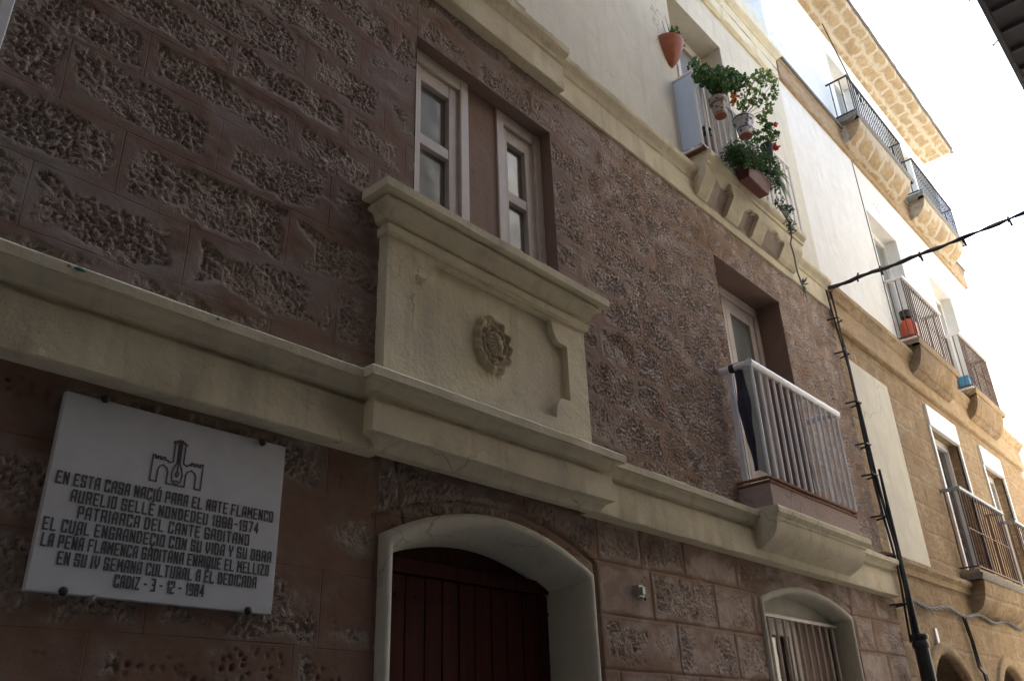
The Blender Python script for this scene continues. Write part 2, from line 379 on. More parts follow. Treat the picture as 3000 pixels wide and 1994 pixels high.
def main_wall():
    xs = axis([(-2.0, .1, .05), (.1, 3.8, .0066), (3.8, 6.9, .0076), (6.9, XB, .0105)], (WIN[0], WIN[1], BDR[0], BDR[1]))
    zs = axis([(0, 1.72, .06), (1.72, 5.72, .0072)], (WIN[2], WIN[3], BDR[2], BDR[3], 2.73, 3.04))
    X, Z = np.meshgrid(xs, zs)
    zb = np.array([-1, .8, 1.1, 1.4, 1.69, 1.97, 2.243, 2.515, 2.76, 3.19, 3.46, 3.742, 4.02, 4.245, 4.466, 4.73, 4.98, 5.25, 5.50, 6.])
    joints = {8: [-.2, .45, 1.05, 1.62, 2.2, 3.75, 4.17, 4.916, 5.4, 7.2, 7.75], 7: [-.3, .30, 1.29, 1.94, 2.2, 3.72, 4.12, 4.592, 5.243, 7.12, 7.65],
              6: [-.1, .56, 1.16, 1.688, 2.195, 3.70, 4.202, 4.915, 5.42, 7.14, 7.5], 5: [.1, .70, 1.291, 1.95, 2.2, 3.7, 4.43, 5.1, 7.1, 7.7],
              9: [.67, 1.233, 1.93, 2.6, 3.28, 3.974, 4.5, 5.1, 5.7], 10: [.30, .94, 1.65, 2.2, 2.9, 3.60, 4.256, 4.60, 5.25],
              11: [.69, 1.30, 1.85, 2.4, 3.9, 4.3, 4.652, 5.2], 12: [.36, .954, 1.636, 2.1, 3.8, 4.4, 5.05], 13: [.7, 1.30, 1.93, 2.3, 3.75, 4.25, 4.9, 5.5],
              14: [.3, 1.0, 1.66, 2.15, 3.85, 4.55, 5.2], 15: [.65, 1.32, 1.98, 2.36, 3.7, 4.4, 5.0, 5.6], 16: [.3, .95, 1.6, 2.19, 3.9, 4.6, 5.3],
              17: [.6, 1.3, 1.9, 2.36, 2.825, 3.36, 4.0, 4.6, 5.2, 5.8], 18: [.3, .95, 1.6, 2.2, 3.1, 3.8, 4.5, 5.2]}
    rnd = random.Random(3)
    zw = Z + .012 * (vnoise(X * 1.3, Z * 2, 11) - .5) + .004 * (vnoise(X * 9, Z * 6, 12) - .5)
    xw = X + .012 * (vnoise(X * 3, Z * 3, 13) - .5)
    row = np.clip(np.searchsorted(zb, zw) - 1, 0, len(zb) - 2)
    dz = np.minimum(zw - zb[row], zb[row + 1] - zw)
    dx = np.full(X.shape, 9.); bid = np.zeros(X.shape)
    for r in range(len(zb) - 1):
        m = row == r
        if not m.any(): continue
        j = sorted(joints.get(r, [])); 
        x = (j[-1] if j else -2.)
        if not j: j = [-2.]
        while x < XB + .5: x += rnd.uniform(.42, .72); j.append(x)
        while j[0] > -2.2: j.insert(0, j[0] - rnd.uniform(.5, .7))
        j = np.array(j); k = np.clip(np.searchsorted(j, xw[m]) - 1, 0, len(j) - 2)
        dx[m] = np.minimum(xw[m] - j[k], j[k + 1] - xw[m]); bid[m] = r * 37 + k
    up_ = sstep(2.9, 3.1, Z); rt = sstep(3.4, 4.4, X + .5 * (vnoise(X * 2, Z * 2, 21) - .5)) * up_
    br = hsh(bid, bid * .37, 3)
    dm = np.minimum(dz, dx)
    mw = (.004 + .024 * br + .09 * (fbm(X * 5, Z * 5, 31, 3) - .4)) * (1 - .75 * rt)
    dm2 = np.minimum(dz * 1.0, dx * .9) + .06 * (fbm(X * 11, Z * 12, 33, 4) - .5)
    inner = sstep(mw, mw + .024, dm2) * sstep(.004, .016, dm)
    blob = fbm(X * 3.1 + bid * 3.7, Z * 4.2, 41, 4)
    cov = .29 * (1 - rt) * up_ + .22 * rt + .50 * (1 - up_)
    patch = sstep(cov + .14 * (br - .5), cov + .14 * (br - .5) + .08, blob)
    rough = inner * patch
    pale = sstep(.012, .035, np.minimum(dz, dx) + .07 * (fbm(X * 10, Z * 12, 44, 4) - .5)) * sstep(.26, .46, fbm(X * 3.0 + .6 * Z + bid, Z * 5.5, 47, 4)) * (.55 + .45 * sstep(.35, .6, fbm(X * 14, Z * 16, 45, 3)))
    rough = np.maximum(rough * (1 - .6 * rt), rt * (.12 + .8 * pale))
    halo = sstep(mw - .05, mw + .03, np.minimum(dz, dx) + .05 * (fbm(X * 8, Z * 8, 46, 3) - .5)) * sstep(cov - .06, cov + .1, blob)
    # relief
    warpx = X + .012 * (vnoise(X * 40, Z * 40, 51) - .5); warpz = Z + .012 * (vnoise(X * 40, Z * 40, 52) - .5)
    near = 1 - sstep(3.2, 4.6, X)
    w1 = worley(warpx * 46, warpz * 58, 61); w2 = worley(warpx * 84, warpz * 90, 62)
    pit = sstep(.60, .22, w1) * .7 + sstep(.55, .2, w2) * .6
    pit = pit * (1 - rt) + rt * (1.1 * sstep(.46, .2, w1) + .5 * sstep(.4, .15, w2))
    dens = sstep(.25, .6, fbm(X * 11, Z * 11, 63, 3))
    f = fbm(X * 55, Z * 55, 64, 3) - .5
    H = rough * ((.001 - .0098 * pit * (.45 + .55 * dens)) * (1 + 1.0 * rt) + .009 * f)
    lo = 1 - up_
    H += lo * inner * (1 - rough) * (-.010 * sstep(.30, .08, worley(warpx * 26, warpz * 30, 66)) * sstep(.45, .7, fbm(X * 4, Z * 6, 67, 3)))
    H += (1 - rough) * (.0022 * (fbm(X * 22, Z * 22, 71, 3) - .5)) + .012 * (fbm(X * 1.6, Z * 1.6, 72, 3) - .5)
    jv = (1 - .45 * rt) * (.45 + .55 * sstep(.25, .5, fbm(X * 3, Z * 3, 75, 2)))
    jv = np.maximum(jv, np.maximum(lo * sstep(3.2, 3.8, X), .7 * up_ * (1 - sstep(3.75, 4.1, Z)) * (1 - sstep(4.6, 5.2, X))))
    H -= jv * .006 * lo * sstep(3.3, 4, X) * np.exp(-(dm / .006) ** 2)
    # trowelled raised margins here and there
    H += (1 - rough) * up_ * (1 - .7 * rt) * .007 * sstep(.5, .66, fbm(X * 2.3, Z * 4.2, 76, 4))
    # groove over the arched openings
    for (x0, x1, zs_, h) in (DOOR, BARW):
        c, hw = (x0 + x1) / 2, (x1 - x0) / 2 + .05; t = (X - c) / hw
        za = zs_ + .07 + (h - .005) * (1 - t * t)
        d = np.where(abs(t) < 1, abs(Z - za), 9.)
        d = np.minimum(d, np.where((Z < zs_ + .07), np.abs(np.abs(X - c) - hw), 9.) + (X < c) * .5)
        H -= .016 * np.exp(-(d / .012) ** 2)
    # crack above the door
    cx = 2.30 + .05 * (2.73 - Z) / .25 + .02 * (vnoise(Z * 30, Z * 0, 81) - .5)
    H -= .012 * np.exp(-((X - cx) / .006) ** 2) * (Z < 2.75) * (Z > 2.47)
    wear = sstep(.55, .7, fbm(X * 2.3, Z * 3.2, 91, 4)) * (.4 + .6 * (1 - inner)) * up_
    verts = np.stack([X, -H, Z], -1).reshape(-1, 3)
    nx, nz = len(xs), len(zs)
    i = np.arange(nx - 1)[None, :] + np.arange(nz - 1)[:, None] * nx
    xc, zc = (xs[:-1] + xs[1:]) / 2, (zs[:-1] + zs[1:]) / 2; XC, ZC = np.meshgrid(xc, zc)
    keep = np.ones(XC.shape, bool)
    for (a, b, c_, d_) in (WIN, BDR): keep &= ~((XC > a) & (XC < b) & (ZC > c_) & (ZC < d_))
    for (x0, x1, zs_, h) in (DOOR, BARW):
        x0 += .035; x1 -= .035
        c, hw = (x0 + x1) / 2, (x1 - x0) / 2; t = (XC - c) / hw
        keep &= ~((abs(t) < 1) & (ZC < zs_ - .035 + h * (1 - t * t)))
    i = i[keep]; faces = np.stack([i, i + 1, i + nx + 1, i + nx], -1).reshape(-1)
    me = bpy.data.meshes.new('rough_wall'); nf = len(faces) // 4
    me.vertices.add(len(verts)); me.vertices.foreach_set('co', verts.reshape(-1).astype('f'))
    me.loops.add(nf * 4); me.loops.foreach_set('vertex_index', faces.astype('i'))
    me.polygons.add(nf); me.polygons.foreach_set('loop_start', (np.arange(nf) * 4).astype('i'))
    me.update(calc_edges=True)
    at = me.attributes.new('mask', 'FLOAT_COLOR', 'POINT')
    zc_ = np.maximum(rt, .8 * lo * sstep(2.2, 5.0, X + .8 * (fbm(X * 2, Z * 2, 95, 3) - .5)))
    col = np.stack([rough, wear, zc_, np.ones_like(rough)], -1).reshape(-1).astype('f'); at.data.foreach_set('color', col)
    at = me.attributes.new('mask2', 'FLOAT_COLOR', 'POINT')
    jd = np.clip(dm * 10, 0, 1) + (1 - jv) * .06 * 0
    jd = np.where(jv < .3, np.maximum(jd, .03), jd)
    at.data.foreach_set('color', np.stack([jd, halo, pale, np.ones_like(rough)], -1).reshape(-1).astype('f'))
    me.polygons.foreach_set('use_smooth', np.ones(nf, bool))
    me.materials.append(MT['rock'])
    o = bpy.data.objects.new('rough_wall', me); C.objects.link(o); o.parent = house
    return o
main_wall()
# solid body behind the facade
b = MB(); b.box(-2, XB - .01, -6, -.42, 0, 9.6); b.build('house_body', 'oppdark', house)
# cream plaster wall of the upper floor with the door opening
UO = (5.52, 6.58, 6.05, 8.22)
b = MB()
b.box(-2, UO[0], -.42, .0, 5.72, 9.75); b.box(UO[1], XB, -.42, .0, 5.72, 9.75); b.box(UO[0], UO[1], -.42, .0, UO[3], 9.75); b.box(UO[0], UO[1], -.42, 0, 5.72, UO[2])
b.build('plaster_wall', 'cream_wall', house)
b = MB(); b.box(2.0, 3.34, -.01, .022, 6.22, 9.0); b.build('window_surround', 'cream_wall', house, bev=.006)
# lower string course, breaking forward below the panel
pr = [(-.02, 2.73), (.085, 2.73), (.09, 2.735), (.086, 2.918), (.066, 2.926), (.064, 2.944), (.098, 2.952), (.104, 2.972), (.116, 2.986), (.130, 2.992), (.134, 3.004), (.140, 3.004), (.150, 3.000), (.153, 3.036), (.144, 3.044), (-.02, 3.07)]
b = MB(); b.moulding([(-2, 0), (2.135, 0)], pr, seed=3); b.moulding([(3.60, 0), (XB - .10, 0)], pr, seed=5)
b.build('string_course', 'cream', house)
pr = [(-.02, 2.732), (.088, 2.732), (.094, 2.738), (.10, 2.752), (.115, 2.772), (.135, 2.784), (.148, 2.787), (.15, 2.79), (.148, 2.922), (.128, 2.930), (.126, 2.950), (.158, 2.958), (.164, 2.976), (.176, 2.990), (.188, 2.996), (.192, 3.008), (.198, 3.008), (.208, 3.004), (.211, 3.042), (.202, 3.050), (-.02, 3.085)]
pr = [(d - .06 if d > 0 else d, z) for d, z in pr]
b = MB(); b.moulding([(2.13, -.02), (2.13, .06), (3.605, .06), (3.605, -.02)], pr, seed=9, step=.05); b.build('string_course_break', 'cream', house)
# relief panel with its shaped sunk field
PX0, PX1, PZ0, PZ1 = 2.155, 3.655, 3.06, 3.86
def field(n=6):
    x0, x1, z0, z1 = 2.33, 3.485, 3.205, 3.80; c = .13; pts = []
    def corner(cx, cz, a0, a1): return [(cx + c * math.cos(a0 + (a1 - a0) * i / n), cz + c * math.sin(a0 + (a1 - a0) * i / n)) for i in range(n + 1)]
    def notch(cx, cz, sx, sz):
        # square nib then a concave quarter, as carved
        p = [(cx, cz + sz * (c + .0)), (cx + sx * .055, cz + sz * c)]
        for i in range(n + 1):
            t = math.pi / 2 * i / n; p.append((cx + sx * (.055 + (c - .055) * math.sin(t)), cz + sz * (c - (c) * (1 - math.cos(t)))))
        return p
    pts += notch(x0, z1, 1, -1) + notch(x1, z1, -1, -1)[::-1] + notch(x1, z0, -1, 1) + notch(x0, z0, 1, 1)[::-1]
    return pts
def panel():
    bm = bmesh.new(); ring = field(); out = [(PX0, PZ1), (PX1, PZ1), (PX1, PZ0), (PX0, PZ0)]
    def V(p, o): return bm.verts.new((p[0], -o, p[1]))
    A = [V(p, .062) for p in ring]; B = [V(p, .058 - .0) for p in ring]
    n = len(ring)
    inn = []
    cx = sum(p[0] for p in ring) / n; cz = sum(p[1] for p in ring) / n
    for v, p in zip(B, ring):
        v.co.x += (cx - p[0]) * .012; v.co.z += (cz - p[1]) * .012; v.co.y = -.026
    O = [V(p, .062) for p in out]; OB = [V(p, -.01) for p in out]
    e = [bm.edges.new((A[i], A[(i + 1) % n])) for i in range(n)] + [bm.edges.new((O[i], O[(i + 1) % 4])) for i in range(4)]
    bmesh.ops.triangle_fill(bm, use_beauty=True, edges=e)
    for i in range(n): bm.faces.new((A[i], A[(i + 1) % n], B[(i + 1) % n], B[i]))
    bm.faces.new(B)
    for i in range(4): bm.faces.new((O[i], O[(i + 1) % 4], OB[(i + 1) % 4], OB[i]))
    kill = [f for f in bm.faces if len(f.verts) == 3 and all(v in A for v in f.verts)]
    bmesh.ops.recalc_face_normals(bm, faces=bm.faces)
    me = bpy.data.meshes.new('relief_panel'); bm.to_mesh(me); bm.free(); me.materials.append(MT['cream'])
    o = bpy.data.objects.new('relief_panel', me); C.objects.link(o); o.parent = house
    bv = o.modifiers.new('bevel', 'BEVEL'); bv.width = .007; bv.segments = 2; bv.limit_method = 'ANGLE'
    return o
relief = panel()
def medallion():
    cx, cz = 2.895, 3.492; nr, nth = 44, 150; vs = []; fs = []
    for i in range(nr + 1):
        r = i / nr
        for k in range(nth):
            t = 2 * math.pi * k / nth
            lobes = .5 + .5 * math.cos(11 * t + 1.1 * math.sin(2 * t)); Rb = 1 + .07 * lobes + .02 * math.cos(2 * t + .7)
            x, z = r * .135 * Rb * math.cos(t), r * .162 * Rb * math.sin(t)
            h = 0.
            if r < .42:
                q = r / .42; h = .012 + .026 * math.sqrt(max(0, 1 - q * q)) + .005 * math.cos(14 * t) * q * (1 - q) * 3
            h += .030 * math.exp(-((r - .56) / .07) ** 2) * (.72 + .28 * math.cos(8 * t))
            h += .034 * math.exp(-((r - .83) / .11) ** 2) * (.45 + .55 * lobes) * (.9 + .1 * math.sin(2 * t + 1))
            h += .007 * (float(vnoise(np.array([x * 70.]), np.array([z * 70.]), 7)[0]) - .4)
            h *= 1 - max(0, (r - .93) / .07) ** 2
            vs.append((cx + x, .030 + max(h, 0) * .85 + (.006 if r < .97 else -.006), cz + z))
    for i in range(nr):
        for k in range(nth):
            k2 = (k + 1) % nth; fs.append((i * nth + k, i * nth + k2, (i + 1) * nth + k2, (i + 1) * nth + k))
    b = MB(); b.add(vs, fs); MT['oldgold'] = stucco('ochre_stucco', (.54, .455, .31), (.40, .33, .22), 60, .5)
    b.build('shell_medallion', 'oldgold', relief, angle=80, fix=True)
medallion()
# cornice / sill over the panel
pr = [(-.02, 3.815), (.075, 3.815), (.086, 3.825), (.088, 3.862), (.070, 3.868), (.070, 3.884), (.100, 3.890), (.102, 3.905), (.112, 3.925), (.130, 3.942), (.145, 3.950), (.145, 3.966), (.130, 3.970), (.132, 3.982), (.170, 3.980), (.185, 3.984), (.188, 4.026), (.168, 4.034), (-.05, 4.075)]
pr = [(d - .06 if d > 0 else d, z) for d, z in pr]
b = MB(); b.moulding([(2.165, -.05), (2.165, .06), (3.645, .06), (3.645, -.05)], pr, seed=15, step=.05, jit=.002); b.build('window_sill_cornice', 'cream', house)
# twin window above the panel
b = MB(); b.box(WIN[0] - .03, WIN[1] + .03, -.42, -.2, 3.7, 5.4); b.build('window_recess', 'black', house)
b = MB(); b.box(2.835, 3.105, -.4, -.093, 3.7, 5.268); b.build('window_pier', 'brownwall', house)
b = MB()
b.add([(WIN[0], .004, 5.27), (WIN[1], .004, 5.27), (WIN[1], -.3, 5.272), (WIN[0], -.3, 5.272)], [(0, 1, 2, 3)])
b.add([(WIN[1], .004, 5.27), (WIN[1], .004, 3.9), (WIN[1] + .002, -.3, 3.9), (WIN[1] + .002, -.3, 5.27)], [(0, 1, 2, 3)])
b.add([(WIN[0], .004, 5.27), (WIN[0], .004, 3.9), (WIN[0] - .002, -.3, 3.9), (WIN[0] - .002, -.3, 5.27)], [(0, 1, 2, 3)])
b.box(WIN[0], WIN[1], -.3, .01, 3.95, 4.035)
b.build('window_reveal', 'reveal', house)
def casement(x0, x1, z0, z1, o, post_left, nm='window'):
    """outer frame, one leaf with two panes"""
    wbox = MB()
    fw = .065
    wbox.box(x0, x0 + fw, o - .08, o, z0, z1); wbox.box(x1 - fw, x1, o - .08, o, z0, z1); wbox.box(x0 + fw, x1 - fw, o - .08, o - .002, z1 - .09, z1)
    f = wbox.build(nm, 'frame', house, bev=.004)
    s = MB(); a0, a1 = x0 + fw, x1 - fw; st = .075
    s.box(a0, a0 + .05, o - .07, o - .022, z0, z1 - .09); s.box(a1 - st, a1, o - .07, o - .022, z0, z1 - .09)
    s.box(a0 + .05, a1 - st, o - .07, o - .024, z1 - .19, z1 - .09)
    for zc in (4.665, 4.2): s.box(a0 + .05, a1 - st, o - .07, o - .026, zc - .035, zc + .035)
    s.build('window_sash', 'frame', f, bev=.003)
    for za, zc in ((4.7, z1 - .19), (4.2, 4.63)):
        g = MB(); g.box(a0 + .05, a1 - st, o - .064, o - .058, za, zc); g.build('pane', 'blind', f)
casement(2.36, 2.835, 3.98, 5.268, -.062, False)
casement(3.105, 3.53, 3.98, 5.268, -.080, True)
# upper string course
prU = [(-.02, 5.66), (.02, 5.66), (.024, 5.668), (.022, 5.875), (.035, 5.885), (.04, 5.905), (.058, 5.925), (.084, 5.945), (.09, 5.955), (.093, 5.99), (-.02, 6.02)]
b = MB(); b.moulding([(3.64, 0), (XB - .01, 0)], prU, seed=23, jit=.0025)
pr2 = [(d + .05 if d > 0 else d, z - .0) for d, z in prU]
b.moulding([(-2, 0), (3.64, 0)], pr2, seed=29, jit=.003); b.build('string_course', 'cream', house)
prT = [(-.02, 8.93), (.04, 8.93), (.042, 8.935), (.042, 9.07), (.06, 9.08), (.062, 9.1), (.10, 9.13), (.11, 9.14), (.112, 9.19), (-.02, 9.23)]
b = MB(); b.moulding([(-2, 0), (XB - .1, 0), (XB - .1, -.1)], prT, seed=33, jit=.003); b.build('top_string_course', 'cream', house)
b = MB(); b.moulding([(-2, 0), (XB - .14, 0), (XB - .14, -.1)], [(-.02, 8.70), (.02, 8.70), (.05, 8.73), (.055, 8.86), (.03, 8.90), (.03, 8.925), (-.02, 8.928)], seed=37, jit=.006); b.build('rough_frieze', 'cream', house)
# front door
b = MB(); P_ = arch(DOOR, 0.)
b.sweep_xz(P_, [(0, -.03), (-.004, .01), (.004, .028), (.02, .036), (.042, .034), (.06, .018), (.075, -.02), (.10, -.12), (.105, -.27)])
b.build('door_surround', 'trimwhite', house, angle=60)
b = MB(); b.box(2.25, 3.6, -.4, -.36, 0, 2.75); b.build('door_recess', 'black', house)
b = MB()
q = arch(DOOR, 0., inset=.08)
b.add([(p[0], -.235, p[1]) for p in q] + [(p[0], -.3, p[1]) for p in q], [tuple(range(len(q))), tuple(range(len(q), 2 * len(q)))[::-1]] + [(i, i + 1, len(q) + i + 1, len(q) + i) for i in range(len(q) - 1)])
door = b.build('door', 'door', house, smooth=False)
x = 2.318
while x < 3.52:
    wd = random.uniform(.105, .13); b = MB(); b.box(x, min(x + wd - .006, 3.528), -.24, -.212 - random.uniform(0, .004), 0, 2.33); db = b.build('door_board', 'door', door, bev=.004)
    for z_ in (2.24, 1.72):
        b = MB(); b.add([(x + wd / 2 + .012 * math.cos(t), -.209 - (0 if k else 0), z_ + .012 * math.sin(t)) for k in (0,) for t in np.linspace(0, 6.283, 9)[:-1]] + [(x + wd / 2, -.200, z_)], [(i, (i + 1) % 8, 8) for i in range(8)]); b.build('stud', 'iron', db)
    x += wd
b = MB(); b.box(2.315, 3.53, -.24, -.2, 2.336, 2.40); b.build('door_lintel', 'door', door, bev=.004)
# barred ground-floor window
b = MB(); P_ = arch(BARW, 0.3)
b.sweep_xz(P_, [(0, -.03), (-.002, .008), (.006, .018), (.03, .02), (.045, .008), (.05, -.03), (.054, -.17)]); b.build('barred_window_surround', 'trimwhite', house, angle=60)
b = MB(); b.box(5.5, 7.1, -.40, -.36, .3, 2.75); b.build('window_recess', 'black', house)
b = MB(); b.box(5.55, 7.0, -.36, -.145, 2.43, 2.66); b.build('lintel_panel', 'trimwhite', house)
fr = MB(); fr.box(5.555, 5.93, -.22, -.16, .3, 2.42); fr.box(6.22, 6.36, -.22, -.16, .3, 2.42); fr.box(5.93, 6.22, -.22, -.16, 2.3, 2.42)
fr = fr.build('barred_window', 'frame', house, bev=.004)
b = MB(); b.box(5.93, 6.22, -.215, -.205, .3, 2.3); b.build('pane', 'darkpane', fr)
b = MB(); b.box(6.36, 6.98, -.24, -.17, .3, 2.42); b.build('shutter', 'brownwall', fr, bev=.003)
b = MB(); b.box(5.56, 6.99, -.125, -.10, 2.405, 2.428); b.build('bar_rail', 'frame', fr)
b = MB(); b.tube([(5.70, -.112, .4), (5.70, -.112, 2.41)], .0115, 8); o = b.build('bar', 'frame', fr); repeat(o, .121, 11)
# lower balcony door
b = MB(); b.box(BDR[0] - .02, BDR[1] + .02, -.42, -.33, 3.1, 5.3); b.build('door_recess', 'black', house)
b = MB()
x0, x1, z0, z1 = BDR
b.add([(x0, .004, z1), (x1, .004, z1), (x1, -.34, z1), (x0, -.34, z1)], [(0, 1, 2, 3)])
b.add([(x1, .004, z1), (x1, .004, z0), (x1, -.34, z0), (x1, -.34, z1)], [(0, 1, 2, 3)])
b.add([(x0, .004, z1), (x0, .004, z0), (x0, -.34, z0), (x0, -.34, z1)], [(0, 1, 2, 3)])
b.build('door_reveal', 'reveal', house)
b = MB(); b.box(x0, x1, -.31, -.225, 5.17, z1 - .002); b.box(x0, x0 + .06, -.31, -.223, z0, 5.17); b.box(x1 - .07, x1, -.31, -.223, z0, 5.17)
bd = b.build('balcony_door', 'frame', house, bev=.004)
for a0, a1 in ((x0 + .06, 6.225), (6.23, x1 - .07)):
    b = MB(); b.box(a0, a0 + .085, -.30, -.245, z0, 5.17); b.box(a1 - .085, a1, -.30, -.245, z0, 5.17); b.box(a0 + .085, a1 - .085, -.3, -.247, 5.05, 5.17); b.box(a0 + .085, a1 - .085, -.3, -.247, 3.2, 3.62)
    b.build('door_leaf', 'frame', bd, bev=.003)
    b = MB(); b.box(a0 + .085, a1 - .085, -.28, -.272, 3.62, 5.05); b.build('pane', 'blind', bd)
# lower balcony: moulded corbel, apron, rail
BX0, BX1, BO = 5.45, 6.97, .25
pr = [(-.02, 2.775), (.085, 2.785), (.125, 2.80), (.175, 2.825), (.215, 2.858), (.240, 2.895), (.250, 2.93), (.252, 2.962), (.262, 2.968), (.264, 2.985), (.280, 2.992), (.297, 3.006), (.30, 3.04), (.29, 3.052), (-.02, 3.07)]
def corbel_block(b, prof, x0, x1, o1, seed):
    """profile turned round three sides of a bracket that stands out o1 from the wall"""
    pts = [(d - o1 if d > 0 else -o1 - .02, z) for d, z in prof]
    # keep the side faces upright: use the front profile as an extrusion between two cheek planes
    L = len(prof); n = 26; vs = []
    for i in range(n + 1):
        t = i / n
        for j, (d, z) in enumerate(prof):
            side = max(0., d - o1) if z > 2.9 or True else 0
            xx = (x0 - side) + (x1 + side - (x0 - side)) * t
            vs.append((xx, d + (.003 * n1(t * 13, seed + j) if d > 0 else 0), z + .003 * n1(t * 11, seed + 30 + j)))
    fs = [(i * L + j, (i + 1) * L + j, (i + 1) * L + j + 1, i * L + j + 1) for i in range(n) for j in range(L - 1)]
    fs += [tuple(range(L)), tuple(range(n * L, (n + 1) * L))[::-1]] + [(i * L + L - 1, (i + 1) * L + L - 1, (i + 1) * L, i * L) for i in range(n)]
    b.add(vs, fs)
b = MB(); corbel_block(b, pr, BX0 - .01, BX1 + .01, .25, 3); lowbal = b.build('balcony', 'cream', house)
b = MB(); b.box(BX0, BX1, 0, .245, 3.06, 3.225); b.build('balcony_apron', 'pinkapron', lowbal, bev=.006)
b = MB(); b.moulding([(BX0 + .004, 0), (BX0 + .004, .246), (BX1 - .004, .246), (BX1 - .004, 0)], [(-.03, 3.222), (.005, 3.222), (.007, 3.24), (-.03, 3.243)], jit=.004); b.build('slab_edge', 'rust', lowbal)
def railing(par, x0, x1, o, z0, z1, n, nside, r, rail_r, mat, railmat, flat=False, base=True, mid=None, knob=None):
    b = MB()
    if flat:
        for (xa, xb, oa, ob) in ((x0 - .03, x1 + .03, o - .03, o + .03), (x0 - .03, x0 + .03, 0, o - .03), (x1 - .03, x1 + .03, 0, o - .03)): b.box(xa, xb, oa, ob, z1 - rail_r, z1 + rail_r)
    else:
        b.tube([(x0, -.02, z1), (x0, o - .004, z1), (x0, o, z1)], rail_r, 12); b.tube([(x0 - rail_r, o, z1), (x1 + rail_r, o, z1)], rail_r * 1.01, 12); b.tube([(x1, o, z1), (x1, -.02, z1)], rail_r, 12)
    b.build('handrail', railmat, par)
    if base:
        b = MB(); b.box(x0, x1, o - .012, o + .012, z0 - .008, z0 + .008); b.box(x0 - .012, x0 + .01, 0, o - .013, z0 - .008, z0 + .008); b.box(x1 - .01, x1 + .012, 0, o - .013, z0 - .008, z0 + .008); b.build('bottom_rail', base if isinstance(base, str) else mat, par)
    if mid:
        b = MB(); b.box(x0 + .02, x1 - .02, o - .005, o + .005, mid - .007, mid + .007); b.build('middle_rail', mat, par)
    b = MB(); b.tube([(x0, o, z0), (x0, o, z1)], r, 6)
    if knob: b.lathe(x0, o, [(.001, knob - .02), (.012, knob), (.001, knob + .02)], 8)
    bal = b.build('baluster', mat, par); repeat(bal, (x1 - x0) / (n - 1), n)
    for k in range(nside):
        oo = o * (k + .4) / (nside + .2)
        for xx in (x0, x1):
            b = MB(); b.tube([(xx, oo, z0), (xx, oo, z1)], r, 6)
            if knob: b.lathe(xx, oo, [(.001, knob - .02), (.012, knob), (.001, knob + .02)], 8)
            b.build('baluster', mat, par)
railing(lowbal, BX0, BX1, BO, 3.262, 4.125, 14, 1, .0118, .030, 'alu', 'alu', base='rust')
b = MB(); b.box(BX0 - .004, BX0 + .004, .05, .09, 3.25, 4.1); b.build('side_bar', 'alu', lowbal)
b = MB(); b.tube([(BX0, .05, 4.05), (BX0, .075, 4.125)], .036, 12); 
# cloth hanging from the rail
cl = MB(); n = 22; vs = []; m_ = 14
for i in range(n + 1):
    t = i / n; z = 4.155 - .83 * t; wd = .022 + .028 * math.sin(min(1, t * 1.25) * math.pi) ** .8 + .005 * math.sin(t * 17 + 1)
    for k in range(m_):
        a = 2 * math.pi * k / m_; rr = wd * (1 + .25 * math.sin(5 * a + 3 * t))
        vs.append((BX0 - .004 + rr * .45 * math.cos(a) + .01 * math.sin(t * 9), .145 + .02 * t + rr * math.sin(a) * .8, z))
cl.add(vs, [(i * m_ + k, i * m_ + (k + 1) % m_, (i + 1) * m_ + (k + 1) % m_, (i + 1) * m_ + k) for i in range(n) for k in range(m_)] + [tuple(range(m_)), tuple(range(n * m_, (n + 1) * m_))])
cloth = cl.build('hanging_cloth', 'clothdark', None)
tag(cloth, 'dark blue bunched cloth hanging from the side rail of the white lower balcony', 'cloth')
b = MB(); b.tube([(BX0, .085, 4.125), (BX0, .125, 4.125)], .0345, 14); b.build('strap', 'clothdark', cloth)

